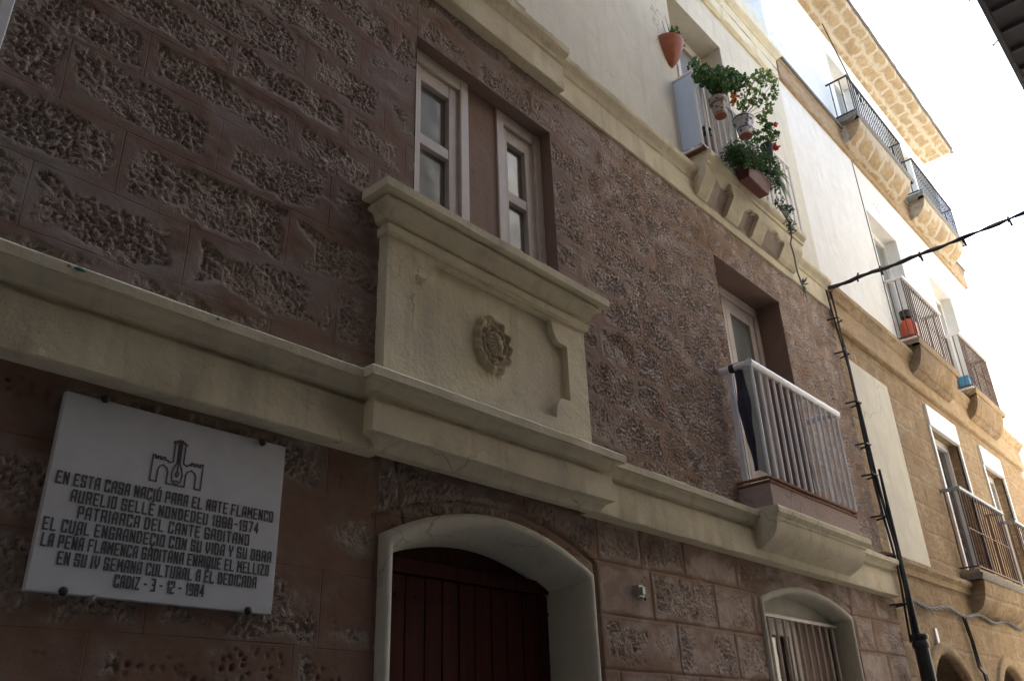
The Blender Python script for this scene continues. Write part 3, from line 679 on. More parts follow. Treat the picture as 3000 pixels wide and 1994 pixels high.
# upper balcony
pr = [(-.02, 5.735), (.045, 5.735), (.07, 5.76), (.10, 5.81), (.135, 5.865), (.155, 5.90), (.165, 5.94), (.168, 5.99), (.185, 5.995), (.187, 6.02), (.20, 6.03), (.222, 6.05), (.228, 6.085), (.228, 6.105), (.22, 6.115), (-.02, 6.13)]
UX0, UX1, UOo = 5.42, 7.30, .19
def broken_corbel(b, prof, x0, x1, cuts, seed):
    pf = []
    for (d0, z0), (d1, z1) in zip(prof[:-1], prof[1:]):
        n = 4 if z1 < 5.96 and z1 > z0 else 1
        pf += [(d0 + (d1 - d0) * i / n, z0 + (z1 - z0) * i / n) for i in range(n)]
    pf.append(prof[-1]); L = len(pf)
    xs = set(np.linspace(x0, x1, 30))
    for c, wd, top, dp in cuts: xs |= set(np.linspace(c - wd, c + wd * .92, 16)) | {c + wd, c + wd * .96}
    xs = sorted(xs); vs = []; inside = []
    for x in xs:
        for j, (d, z) in enumerate(pf):
            q = 0.
            for c, wd, top, dp in cuts:
                t = (x - c) / wd
                if abs(t) < .97 and z < top + .05 * n1(x * 19, seed) - .035 * t * t and d > 0: q = dp * (min(1, (t + 1) * .9))
            inside.append(q > .004)
            vs.append((x + (.006 * n1(z * 31, seed + 4) if q == 0 and d > 0 else 0), max(.024, d - q) + .003 * n1(x * 11, seed + j) if d > 0 else d, z + .003 * n1(x * 9, seed + 30 + j)))
    for i in range(len(xs) - 1):
        for j in range(L - 1):
            f = (i * L + j, (i + 1) * L + j, (i + 1) * L + j + 1, i * L + j + 1)
            b.add([], []); b.f.append(f); b.mi.append(1 if sum(inside[k] for k in f) >= 3 else 0)
    b.v += [(a[0], -a[1], a[2]) for a in vs]; n = len(xs) - 1
    for f in [tuple(range(L)), tuple(range(n * L, (n + 1) * L))[::-1]] + [(i * L + L - 1, (i + 1) * L + L - 1, (i + 1) * L, i * L) for i in range(n)]: b.f.append(f); b.mi.append(0)
b = MB(); broken_corbel(b, pr, UX0 + .02, UX1 - .02, [(5.75, .165, 5.945, .055), (6.25, .125, 5.92, .05), (6.72, .20, 5.90, .022)], 13); upbal = b.build('balcony', ['cream', 'brokenplaster'], house)
railing(upbal, UX0 - .02, UX1, UOo, 6.14, 6.95, 17, 0, .0125, .017, 'whitepaint', 'whitepaint', base=True)
b = MB(); b.box(UX0 - .028, UX0 - .020, .0, UOo - .008, 6.17, 6.93); b.build('side_sheet', 'paleblue', upbal, bev=.002)
b = MB(); b.box(UX0 - .03, UX0 + .02, .02, .2, 6.118, 6.142); b.build('slab_edge', 'rust', upbal)
x0, x1, z0, z1 = UO
b = MB(); b.box(x0, x0 + .09, -.3, -.22, z0, z1); b.box(x1 - .09, x1, -.3, -.22, z0, z1); b.box(x0 + .09, x1 - .09, -.3, -.222, z1 - .12, z1); b.box(6.02, 6.08, -.3, -.224, z0, z1 - .12)
ud = b.build('balcony_door', 'frame', house, bev=.004)
for a0, a1 in ((x0 + .09, 6.02), (6.08, x1 - .09)):
    b = MB(); b.box(a0, a1, -.28, -.26, z0, z1 - .12); b.build('pane', 'shutter', ud)
# small metal bracket and hook on the wall by the door
b = MB(); b.box(4.02, 4.075, -.01, .035, 2.345, 2.41); b.box(4.032, 4.063, .036, .05, 2.355, 2.40)
br_ = b.build('wall_bracket', 'galv', None, bev=.004); tag(br_, 'small grey metal box fixed to the rough wall right of the arched door', 'junction box')
b = MB(); b.tube([(4.08, .02, 2.38), (4.10, .015, 2.365), (4.115, .01, 2.34)], .006, 6); b.build('wire_stub', 'cable', br_)
# flecks of green on the lower ledge
for x_, sc in ((.83, .020), (.80, .012), (.845, .012), (1.32, .013)):
    b = MB(); b.lathe(x_, .144, [(.001, 3.022), (sc, 3.027), (sc * .7, 3.036), (.002, 3.042)], 7); b.build('green_fleck', 'mossgreen', house)
# window frame at the far left edge of the wall
b = MB(); b.box(.435, .478, -.02, .03, 3.66, 5.2); b.box(-.5, .435, -.02, .028, 3.66, 3.72); b.box(-.5, .435, -.02, .028, 5.1, 5.2)
lw = b.build('window', 'whitepaint', house, bev=.004)
b = MB(); b.box(-.5, .435, -.01, .004, 3.72, 5.1); b.build('pane', 'darkpane', lw)

# ------------------------------------------------------------------ marble plaque
PL = (.912, 1.723, 2.063, 2.673)
plaque = thing('memorial_plaque', 'white marble plaque with black inscription fixed low on the rough wall', 'plaque', 1.32, .0, 2.06)
b = MB(); b.box(PL[0], PL[1], .004, .03, PL[2], PL[3]); b.build('slab', 'marble', plaque, bev=.002)
G = {'A': ([(0, 0), (0, 2.3), (.5, 3), (2, 3), (2, 0)], [(0, 1.2), (2, 1.2)]), 'B': ([(0, 0), (0, 3), (1.7, 3), (1.7, 1.6), (2, 1.4), (2, 0), (0, 0)], [(0, 1.5), (1.8, 1.5)]),
     'C': ([(2, 2.3), (2, 3), (0, 3), (0, 0), (2, 0), (2, .7)],), 'D': ([(0, 0), (0, 3), (1.5, 3), (2, 2.5), (2, .5), (1.5, 0), (0, 0)],), 'E': ([(2, 3), (0, 3), (0, 0), (2, 0)], [(0, 1.5), (1.6, 1.5)]),
     'F': ([(2, 3), (0, 3), (0, 0)], [(0, 1.5), (1.6, 1.5)]), 'G': ([(2, 2.3), (2, 3), (0, 3), (0, 0), (2, 0), (2, 1.4), (1.1, 1.4)],), 'I': ([(0, 0), (0, 3)],), 'L': ([(0, 3), (0, 0), (2, 0)],),
     'M': ([(0, 0), (0, 3), (1.2, 1.3), (2.4, 3), (2.4, 0)],), 'N': ([(0, 0), (0, 3), (2, 0), (2, 3)],), 'O': ([(0, 0), (0, 3), (2, 3), (2, 0), (0, 0)],), 'P': ([(0, 0), (0, 3), (2, 3), (2, 1.3), (0, 1.3)],),
     'Q': ([(0, 0), (0, 3), (2, 3), (2, 0), (0, 0)], [(1.1, .8), (1.1, -.6)]), 'R': ([(0, 0), (0, 3), (2, 3), (2, 1.4), (0, 1.4)], [(1.2, 1.4), (2, .8), (2, 0)]), 'S': ([(2, 2.3), (2, 3), (0, 3), (0, 1.5), (2, 1.5), (2, 0), (0, 0), (0, .7)],),
     'T': ([(0, 3), (2, 3)], [(1, 3), (1, 0)]), 'U': ([(0, 3), (0, 0), (2, 0), (2, 3)],), 'V': ([(0, 3), (0, 1.2), (1, 0), (2, 1.2), (2, 3)],), 'Y': ([(0, 3), (0, 2), (1, 1.3), (2, 2), (2, 3)], [(1, 1.3), (1, 0)]),
     'Z': ([(0, 3), (2, 3), (0, 0), (2, 0)],), '1': ([(.2, 2.4), (.8, 3), (.8, 0)],), '2': ([(0, 2.4), (0, 3), (2, 3), (2, 1.6), (0, 1.2), (0, 0), (2, 0)],), '3': ([(0, 3), (2, 3), (2, 0), (0, 0)], [(.5, 1.5), (2, 1.5)]),
     '4': ([(1.6, 0), (1.6, 3), (0, .9), (2.2, .9)],), '7': ([(0, 3), (2, 3), (.8, 0)],), '8': ([(0, 0), (0, 3), (2, 3), (2, 0), (0, 0)], [(0, 1.5), (2, 1.5)]), '9': ([(0, 0), (2, 0), (2, 3), (0, 3), (0, 1.4), (2, 1.4)],), '-': ([(.2, 1.5), (1.2, 1.5)],)}
WD = {'I': 0, '1': .9, '-': 1.4, 'M': 2.4, ' ': .55, '4': 2.2}
LINES = [('EN ESTA CASA NACI\u00d3 PARA EL ARTE FLAMENCO', .936, 1.692, 2.382), ('AURELIO SELL\u00c9 NONDEDEU 1888-1974', .989, 1.638, 2.333), ('PATRIARCA DEL CANTE GADITANO', 1.018, 1.605, 2.286),
         ('EL CUAL ENGRANDE\u00c7IO CON SU VIDA Y SU OBRA', .926, 1.70, 2.239), ('LA PE\u00d1A FLAMENCA GADITANA ENRIQUE EL MELLIZO', .931, 1.695, 2.192), ('EN SU IV SEMANA CULTURAL A EL DEDICADA', .985, 1.65, 2.145), ('CADIZ - 3 - 12 - 1984', 1.163, 1.459, 2.098)]
ACC = {'\u00d3': ('O', [(.8, 3.6), (1.2, 3.9)]), '\u00c9': ('E', [(.7, 3.6), (1.5, 4.0)]), '\u00c7': ('C', [(1.1, 0), (.9, -.7)]), '\u00d1': ('N', [(.3, 3.7), (1.7, 3.8)])}
def strokes(b, pts, wd, o, dep=.0014):
    for i in range(len(pts) - 1):
        a, c = Vector(pts[i]), Vector(pts[i + 1]); d = (c - a).normalized(); n_ = Vector((-d.y, d.x)) * wd / 2; a = a - d * wd * .45; c = c + d * wd * .45
        e = o + dep + random.uniform(0, .0003)
        q = [a + n_, a - n_, c - n_, c + n_]
        b.add([(p.x, e, p.y) for p in q] + [(p.x, o - .001, p.y) for p in q], [(0, 1, 2, 3), (0, 4, 5, 1), (1, 5, 6, 2), (2, 6, 7, 3), (3, 7, 4, 0)])
b = MB()
for txt, xa, xb, zb_ in LINES:
    adv = [WD.get(ACC.get(ch, (ch,))[0], 2.) + (1.75 if ch != ' ' else 1.1) for ch in txt]
    k = (xb - xa) / (sum(adv) - 1.75); x = xa; hz = .0345 / 3
    for ch, ad in zip(txt, adv):
        base, extra = ACC.get(ch, (ch, None))
        for st in list(G.get(base, ())) + ([extra] if extra else []):
            strokes(b, [(x + p[0] * k, zb_ + p[1] * hz) for p in st], .0046, .0302)
        x += ad * k
b.build('inscription', 'letter', plaque, smooth=False)
b = MB(); E_ = .0042
z0 = 2.444
out = [(1.280, z0 + .055), (1.279, z0), (1.341, z0), (1.340, z0 + .052)]
lines = [
    [(1.277, z0), (1.277, z0 + .040), (1.272, z0 + .052), (1.258, z0 + .060), (1.246, z0 + .052), (1.242, z0 + .040), (1.242, z0), (1.220, z0), (1.220, z0 + .088), (1.229, z0 + .088), (1.229, z0 + .078), (1.237, z0 + .078), (1.237, z0 + .086), (1.246, z0 + .086), (1.246, z0 + .078), (1.254, z0 + .078), (1.254, z0 + .086), (1.263, z0 + .086), (1.263, z0 + .078), (1.272, z0 + .078), (1.278, z0 + .072), (1.291, z0 + .078), (1.291, z0 + .138), (1.286, z0 + .148), (1.296, z0 + .146), (1.296, z0 + .152), (1.304, z0 + .150), (1.304, z0 + .156), (1.316, z0 + .156), (1.316, z0 + .150), (1.324, z0 + .152), (1.324, z0 + .146), (1.334, z0 + .146), (1.328, z0 + .138), (1.328, z0 + .078), (1.342, z0 + .072), (1.348, z0 + .078), (1.357, z0 + .078), (1.357, z0 + .086), (1.366, z0 + .086), (1.366, z0 + .078), (1.374, z0 + .078), (1.374, z0 + .086), (1.383, z0 + .086), (1.383, z0 + .078), (1.391, z0 + .078), (1.391, z0 + .088), (1.400, z0 + .088), (1.400, z0), (1.378, z0), (1.378, z0 + .040), (1.374, z0 + .052), (1.360, z0 + .060), (1.346, z0 + .052), (1.341, z0 + .040), (1.341, z0), (1.277, z0)],
    [(1.305, z0 + .15), (1.305, z0 + .075), (1.296, z0 + .058), (1.291, z0 + .035), (1.296, z0 + .012), (1.310, z0 + .002), (1.324, z0 + .012), (1.329, z0 + .035), (1.324, z0 + .058), (1.315, z0 + .075), (1.315, z0 + .15)],
    [(1.310, z0 + .15), (1.310, z0 + .045)], [(1.304, z0 + .038), (1.310, z0 + .028), (1.316, z0 + .038), (1.310, z0 + .048), (1.304, z0 + .038)], [(1.304, z0 + .014), (1.316, z0 + .014)]]
for l in lines: strokes(b, l, E_, .0302)
b.build('castle_emblem', 'letter', plaque, smooth=False)
def nail(x, z):
    b = MB(); vs = []; prof = [(.001, .048), (.008, .047), (.013, .042), (.014, .036), (.010, .031), (.006, .028)]; n = 10
    for r, o in prof:
        for k in range(n): t = 2 * math.pi * k / n; vs.append((x + r * math.cos(t), o, z + r * math.sin(t)))
    b.add(vs, [(i * n + k, i * n + (k + 1) % n, (i + 1) * n + (k + 1) % n, (i + 1) * n + k) for i in range(len(prof) - 1) for k in range(n)] + [tuple(range(n))])
    b.build('nail_head', 'iron', plaque)
for p in ((1.03, 2.675), (1.617, 2.665), (1.015, 2.068), (1.626, 2.066)): nail(*p)
b = MB(); b.tube([(1.106, -.01, 2.058), (1.106, .03, 2.055), (1.107, .035, 2.068)], .005, 6); b.build('hook', 'galv', plaque)

# ------------------------------------------------------------------ plants
def leaf_cloud(b, n, sampler, size, kind='round', droop=0.):
    for _ in range(n):
        c = Vector(sampler()); d = Vector((random.gauss(0, 1), random.gauss(0, 1), random.gauss(0, 1) + .5)).normalized()
        u = d.orthogonal().normalized(); u = (Matrix.Rotation(random.uniform(0, 6.28), 3, d) @ u); v = d.cross(u); s = size * random.uniform(.6, 1.25)
        if kind == 'round':
            k = 7; pts = [c + (u * math.cos(6.283 * i / k) + v * math.sin(6.283 * i / k)) * s * (1 if i else .35) + d * s * .18 * (i % 2) for i in range(k)]
            b.add(pts + [c - d * s * .15], [(i, (i + 1) % k, k) for i in range(k)])
        else:
            pts = [c - u * s * 1.3, c + v * s * .42 + d * s * .1, c + u * s * 1.3 + Vector((0, 0, -droop * s)), c - v * s * .42 + d * s * .1]
            b.add(pts, [(0, 1, 2), (0, 2, 3)])
def ell(cx, co, cz, rx, ro, rz, shell=.5):
    def f():
        while 1:
            p = Vector((random.uniform(-1, 1), random.uniform(-1, 1), random.uniform(-1, 1)))
            if p.length < 1 and p.length > shell * random.random(): return (cx + p.x * rx, co + p.y * ro, cz + p.z * rz)
    return f
def multi(*fs):
    return lambda: random.choice(fs)()
def stems(b, root, tips, r=.003):
    for t in tips:
        a, c = Vector(root), Vector(t); m_ = a.lerp(c, .5) + Vector((random.uniform(-.03, .03), random.uniform(-.02, .02), .02)); b.tube([a, m_, c], [r * 1.4, r, r * .7], 5, cap=False)
# wall pot
wp = thing('wall_pot', 'terracotta half-cone pot hung on the cream wall left of the planted balcony', 'plant pot', 5.37, .02, 7.1)
b = MB(); b.lathe(5.40, .0, [(.012, 7.135), (.035, 7.145), (.075, 7.20), (.115, 7.28), (.138, 7.35), (.150, 7.385), (.152, 7.405), (.14, 7.405), (.13, 7.37)], 18, a0=0, a1=math.pi); b.build('pot', 'terracotta', wp)
b = MB(); b.lathe(5.40, 0, [(.001, 7.385), (.132, 7.38)], 14, a0=0, a1=math.pi); b.build('soil', 'soil', wp)
b = MB(); leaf_cloud(b, 190, multi(ell(5.44, .07, 7.50, .07, .05, .09), ell(5.47, .07, 7.44, .08, .06, .05)), .019); b.build('foliage', 'leaf', wp, smooth=False, fix=False)
b = MB(); stems(b, (5.37, .06, 7.38), [(5.40, .07, 7.5), (5.43, .06, 7.46), (5.28, .08, 7.62), (5.30, .1, 7.52), (5.25, .06, 7.55)], .003); b.build('stem', 'greystem', wp)
# sprig behind the rail
sp = thing('trailing_plant', 'sparse green sprig at the balcony door under the hanging wall pot', 'plant', 5.62, .1, 6.9)
b = MB(); leaf_cloud(b, 45, multi(ell(5.60, .12, 7.19, .07, .05, .045), ell(5.66, .12, 7.29, .04, .04, .05), ell(5.55, .12, 7.02, .05, .05, .06)), .019); b.build('foliage', 'leaf', sp, smooth=False, fix=False)
b = MB(); stems(b, (5.52, .12, 6.93), [(5.60, .12, 7.19), (5.66, .12, 7.29), (5.55, .12, 7.05)]); b.build('stem', 'stem', sp)
def ceramic(name, base, pat, scale):
    m, nt, bs = newmat(name); p = pos(nt)
    v = N(nt, 'ShaderNodeTexVoronoi'); v.inputs['Scale'].default_value = scale; nt.links.new(p, v.inputs['Vector'])
    s = N(nt, 'ShaderNodeSeparateXYZ'); nt.links.new(p, s.inputs[0])
    band = math_(nt, 'FRACT', math_(nt, 'MULTIPLY', s.outputs[2], 9.))
    c = mix(nt, ramp(nt, v.outputs['Distance'], .28, .34, (1, 1, 1, 1), (0, 0, 0, 1)), base, pat)
    c = mix(nt, ramp(nt, band, .85, .88), c, pat)
    nt.links.new(c, bs.inputs['Base Color']); bs.inputs['Roughness'].default_value = .25; return m
MT['ceramA'] = ceramic('brown_glazed_pot', (.34, .27, .22), (.10, .06, .05), 26)
MT['ceramB'] = ceramic('blue_white_glazed_pot', (.55, .55, .55), (.10, .11, .22), 20)
def pot(t, x, o, z0, h, r0, r1, mat, foot='terracotta'):
    b = MB(); b.lathe(x, o, [(r0 * .9, z0), (r0, z0 + .012), (r0 + (r1 - r0) * .75, z0 + h * .72), (r1 * 1.0, z0 + h * .74), (r1 * 1.06, z0 + h * .78), (r1 * 1.1, z0 + h), (r1 * .96, z0 + h), (r1 * .9, z0 + h * .9)], 22); b.build('pot', mat, t)
    b = MB(); b.lathe(x, o, [(r0 * .3, z0 - .004), (r0 * .92, z0 - .004), (r0 * .98, z0 + .0), (r0 * .98, z0 + .010)], 20); b.build('pot_base', foot, t)
    b = MB(); b.tube([(x, o - r1 * .9, z0 + h * .9), (x, UOo + .012, z0 + h * 1.02), (x, UOo, 6.95)], .004, 6); b.build('hanger', 'iron', t)
pa = thing('flower_pot', 'brown patterned pot with a full bushy geranium hung on the balcony rail', 'potted plant', 5.62, .28, 6.55)
pot(pa, 5.635, .285, 6.54, .18, .055, .078, 'ceramA')
b = MB(); leaf_cloud(b, 950, multi(ell(5.45, .29, 6.87, .14, .10, .08), ell(5.62, .32, 6.93, .15, .11, .11), ell(5.80, .35, 7.02, .15, .11, .10), ell(5.95, .37, 7.09, .12, .10, .08), ell(5.66, .30, 6.84, .12, .08, .08)), .020); b.build('foliage', 'leaf', pa, smooth=False, fix=False)
b = MB(); stems(b, (5.62, .28, 6.69), [(5.5, .26, 6.86), (5.66, .27, 6.9), (5.8, .26, 6.93), (5.7, .3, 6.95), (5.57, .3, 6.95)]); b.build('stem', 'stem', pa)
pb = thing('flower_pot', 'white and blue glazed pot with long leggy stems, hung right of the bushy geranium', 'potted plant', 6.07, .3, 6.56)
pot(pb, 6.10, .29, 6.585, .20, .060, .090, 'ceramB')
tips = [(6.096, .5, 7.17), (6.21, .5, 7.16), (6.21, .52, 7.25), (6.326, .55, 7.30), (6.35, .55, 7.22), (6.395, .52, 7.15), (6.333, .48, 7.05), (6.384, .43, 7.0), (6.347, .38, 6.88), (6.055, .36, 6.97), (6.027, .45, 7.01), (5.99, .34, 6.845), (6.253, .43, 7.07), (6.203, .4, 7.0)]
b = MB(); stems(b, (6.07, .29, 6.77), tips, .0028); b.build('stem', 'stem', pb)
b = MB(); leaf_cloud(b, 420, multi(*[ell(t[0], t[1], t[2], .075, .05, .06) for t in tips]), .018); b.build('foliage', 'leaflight', pb, smooth=False, fix=False)
b = MB(); leaf_cloud(b, 26, ell(5.93, .32, 6.90, .04, .04, .085), .022); b.build('flower', 'orangeflower', pb, smooth=False, fix=False)
pc = thing('flower_pot', 'small dark pot with red blooms standing above the long planter', 'potted plant', 6.52, .26, 6.4)
b = MB(); b.lathe(6.41, .34, [(.04, 6.50), (.055, 6.60), (.062, 6.63), (.055, 6.63)], 16); b.build('pot', 'clothdark', pc)
b = MB(); leaf_cloud(b, 240, multi(ell(6.40, .36, 6.73, .13, .06, .06), ell(6.44, .38, 6.84, .05, .05, .06), ell(6.56, .38, 6.82, .05, .05, .05), ell(6.17, .35, 6.60, .08, .06, .07)), .017); b.build('foliage', 'leaf', pc, smooth=False, fix=False)
b = MB(); stems(b, (6.41, .34, 6.62), [(6.36, .36, 6.74), (6.44, .38, 6.84), (6.58, .39, 6.93), (6.5, .37, 6.78)]); b.build('stem', 'stem', pc)
b = MB(); leaf_cloud(b, 14, ell(6.59, .40, 6.95, .02, .02, .02), .016); b.build('flower', 'red', pc, smooth=False, fix=False); b = MB(); leaf_cloud(b, 34, ell(6.53, .38, 6.66, .035, .03, .04), .018); b.build('flower', 'red', pc, smooth=False, fix=False)
pd = thing('window_box', 'long reddish-brown planter overflowing with dense greenery on the upper balcony ledge', 'planter', 6.15, .29, 5.98)
b = MB(); b.add([(5.88, .235, 6.00), (6.26, .235, 6.00), (6.26, .335, 6.00), (5.88, .335, 6.00), (5.86, .22, 6.13), (6.29, .22, 6.13), (6.29, .36, 6.13), (5.86, .36, 6.13)], [(0, 1, 2, 3), (4, 5, 6, 7), (0, 1, 5, 4), (1, 2, 6, 5), (2, 3, 7, 6), (3, 0, 4, 7)]); b.box(5.855, 6.295, .215, .366, 6.118, 6.138); b.build('box', 'brownplastic', pd, bev=.008)
b = MB(); leaf_cloud(b, 3600, multi(ell(5.64, .36, 6.06, .12, .09, .09), ell(5.76, .37, 6.13, .15, .08, .10), ell(5.88, .385, 6.15, .12, .05, .08), ell(5.66, .33, 6.10, .13, .11, .10), ell(5.80, .33, 6.21, .16, .13, .12), ell(6.0, .33, 6.30, .17, .13, .13), ell(6.18, .33, 6.36, .17, .13, .12), ell(6.30, .35, 6.33, .12, .11, .12), ell(5.70, .38, 6.05, .10, .05, .06), ell(6.33, .36, 6.20, .10, .08, .13), ell(5.95, .38, 6.18, .16, .05, .06)), .0165, 'long', .3); b.build('foliage', 'leafdark', pd, smooth=False, fix=False)
pe = thing('spiky_plant', 'spiky aloe with narrow arching leaves at the right end of the planter', 'plant', 6.55, .3, 6.1)
b = MB()
for k in range(26):
    a = random.uniform(-1.3, 1.6); L = random.uniform(.13, .25); o_ = random.uniform(-.06, .08); r0 = Vector((6.44, .36, 6.32 + random.uniform(-.08, .06)))
    pts = []
    for i in range(5):
        t = i / 4; pts.append(r0 + Vector((math.cos(a) * L * t, o_ * t, math.sin(a) * L * t - .10 * t * t)))
    wv = Vector((-math.sin(a), .3, math.cos(a))).normalized()
    vs = []
    for i, p in enumerate(pts): wd = .012 * (1 - (i / 4) ** 1.5) + .0005; vs += [p + wv * wd, p - wv * wd]
    b.add(vs, [(2 * i, 2 * i + 1, 2 * i + 3, 2 * i + 2) for i in range(4)])
leaf_cloud(b, 160, multi(ell(6.42, .34, 6.20, .09, .06, .15), ell(6.46, .36, 6.40, .08, .05, .06)), .014, 'long')
b.build('foliage', 'leaf', pe, smooth=False, fix=False)
pf = thing('trailing_succulent', 'blue-green succulent trailing down over the balcony edge on a bare hanging stem', 'plant', 6.5, .3, 6.0)
tr = [(6.45, .30, 6.06), (6.52, .32, 5.96), (6.62, .33, 5.86), (6.66, .31, 5.76), (6.645, .29, 5.68), (6.70, .28, 5.58), (6.72, .27, 5.50), (6.76, .26, 5.42), (6.84, .25, 5.345)]
b = MB(); b.tube(tr, .0075, 6); b.tube([(6.80, .25, 5.37), (6.86, .25, 5.27), (6.88, .25, 5.18)], .003, 5); b.tube([(6.83, .25, 5.34), (6.83, .25, 5.26), (6.80, .25, 5.2)], .003, 5)
stems(b, (6.5, .32, 6.0), [(6.6, .35, 6.0), (6.68, .35, 6.04), (6.62, .35, 5.88), (6.55, .36, 5.85)], .005); b.build('stem', 'greystem', pf)
b = MB(); leaf_cloud(b, 260, multi(ell(6.46, .34, 6.01, .10, .05, .07), ell(6.58, .34, 5.98, .10, .05, .05), ell(6.62, .33, 5.87, .07, .05, .05), ell(6.67, .34, 6.05, .06, .04, .03), ell(6.63, .33, 5.80, .05, .04, .04)), .015, 'long')
for k in range(16):
    a = 6.283 * k / 16 + random.uniform(-.2, .2); L = random.uniform(.05, .095); r0 = Vector(tr[-1]); d = Vector((math.cos(a), random.uniform(-.4, .6), math.sin(a))); n_ = d.orthogonal().normalized() * .010
    b.add([r0, r0 + d * L * .5 + n_, r0 + d * L, r0 + d * L * .5 - n_], [(0, 1, 2, 3)])
b.build('foliage', 'leafblue', pf, smooth=False, fix=False)
# hanging spare things seen through the white bars
bb = MB(); bb.lathe(5.72, .09, [(.06, 6.14), (.075, 6.28), (.08, 6.42), (.07, 6.42)], 16); o = bb.build('storage_bucket', 'brownwall', None); tag(o, 'brown tub standing behind the white bars of the planted balcony', 'bucket')
bb = MB(); leaf_cloud(bb, 90, ell(5.72, .09, 6.50, .09, .06, .08), .02); bb.build('foliage', 'leafdark', o, smooth=False, fix=False)

# ------------------------------------------------------------------ neighbouring sandstone house
NX1 = 15.6
nb = thing('stone_house', 'golden sandstone house with white upper floors, stacked balconies and deep eaves', 'house', XB, 0, 0)
def wall_open(b, x0, x1, z0, z1, holes, o0=-.42, o1=0.):
    """wall slab with rectangular holes, made of butted boxes"""
    xs = sorted({x0, x1, *[h[0] for h in holes], *[h[1] for h in holes]})
    for a, c in zip(xs[:-1], xs[1:]):
        hs = sorted([h for h in holes if h[0] < (a + c) / 2 < h[1]], key=lambda h: h[2]); z = z0
        for h in hs: b.box(a, c, o0, o1, z, h[2]); z = h[3]
        b.box(a, c, o0, o1, z, z1)
DW = [(10.78, 11.9, 3.2, 5.06), (13.0, 14.0, 3.2, 5.04)]
CW = [(10.5, 11.62, 6.05, 8.1), (13.0, 14.1, 6.05, 8.1)]
BW = [(10.5, 11.6, 9.35, 11.0), (13.0, 14.1, 9.35, 11.0)]
AR = [(8.62, 9.86, 2.02, .33), (10.85, 11.95, 2.02, .30)]
b = MB(); wall_open(b, XB, NX1, 0, 3.05, [(a[0], a[1], -.01, a[2] + a[3] + .1) for a in AR]); wall_open(b, XB, NX1, 3.05, 5.6, DW)
for a in AR:    # arched heads
    q = arch(a, a[2] - .05, 20)[2:-2]; n = len(q); top = a[2] + a[3] + .1
    vs = [(p[0], 0., p[1]) for p in q] + [(p[0], 0., top) for p in q] + [(p[0], -.42, p[1]) for p in q]
    b.add(vs, [(i, i + 1, n + i + 1, n + i) for i in range(n - 1)] + [(i, i + 1, 2 * n + i + 1, 2 * n + i) for i in range(n - 1)])
b.build('stone_wall', 'sand', nb, fix=False, smooth=False)
for a in AR:
    b = MB(); b.sweep_xz(arch((a[0] - .11, a[1] + .11, a[2] + .02, a[3] + .06), 0), [(0, -.01), (0, .03), (.03, .045), (.085, .04), (.11, .02), (.112, -.05)]); b.build('arch_moulding', 'sandmould', nb, angle=60)
    b = MB(); b.box(a[0] - .02, a[1] + .02, -.38, -.3, 0, a[2] + a[3] + .08); b.build('door', 'door', nb)
b = MB(); wall_open(b, XB, NX1, 5.6, 8.95, CW); wall_open(b, XB, NX1, 8.95, 11.5, BW); b.build('plaster_wall', 'white', nb, smooth=False)
b = MB(); b.box(XB, NX1 - .02, -6, -.43, 0, 11.4); b.build('house_body', 'white', nb)
# blocked cream panel
b = MB(); b.box(8.34, 9.47, -.02, .006, 3.13, 5.18); b.build('blocked_opening', 'cream_wall', nb, bev=.004)
b = MB(); b.moulding([(XB, 0), (NX1, 0), (NX1, -.4)], [(-.02, 3.0), (.03, 3.0), (.034, 3.06), (.05, 3.07), (.075, 3.09), (.08, 3.13), (-.02, 3.16)], seed=51, jit=.004); b.build('stone_ledge', 'sandmould', nb)
b = MB(); b.moulding([(XB, 0), (NX1, 0), (NX1, -.4)], [(-.02, 5.46), (.03, 5.46), (.05, 5.475), (.055, 5.50), (.04, 5.52), (.035, 5.78), (.06, 5.80), (.075, 5.85), (.11, 5.88), (.115, 5.93), (-.02, 5.95)], seed=53, jit=.004); b.build('stone_cornice', 'sandmould', nb)
b = MB(); b.moulding([(XB, 0), (NX1, 0)], [(-.02, 8.86), (.035, 8.86), (.05, 8.88), (.04, 8.9), (.04, 9.15), (.055, 9.16), (.055, 9.19), (-.02, 9.20)], seed=55, jit=.004); b.build('stone_band', 'sandmould', nb)
b = MB(); b.box(XB, NX1, -.02, .085, 9.2, 9.24); b.build('band_capping', 'tile', nb, bev=.006)
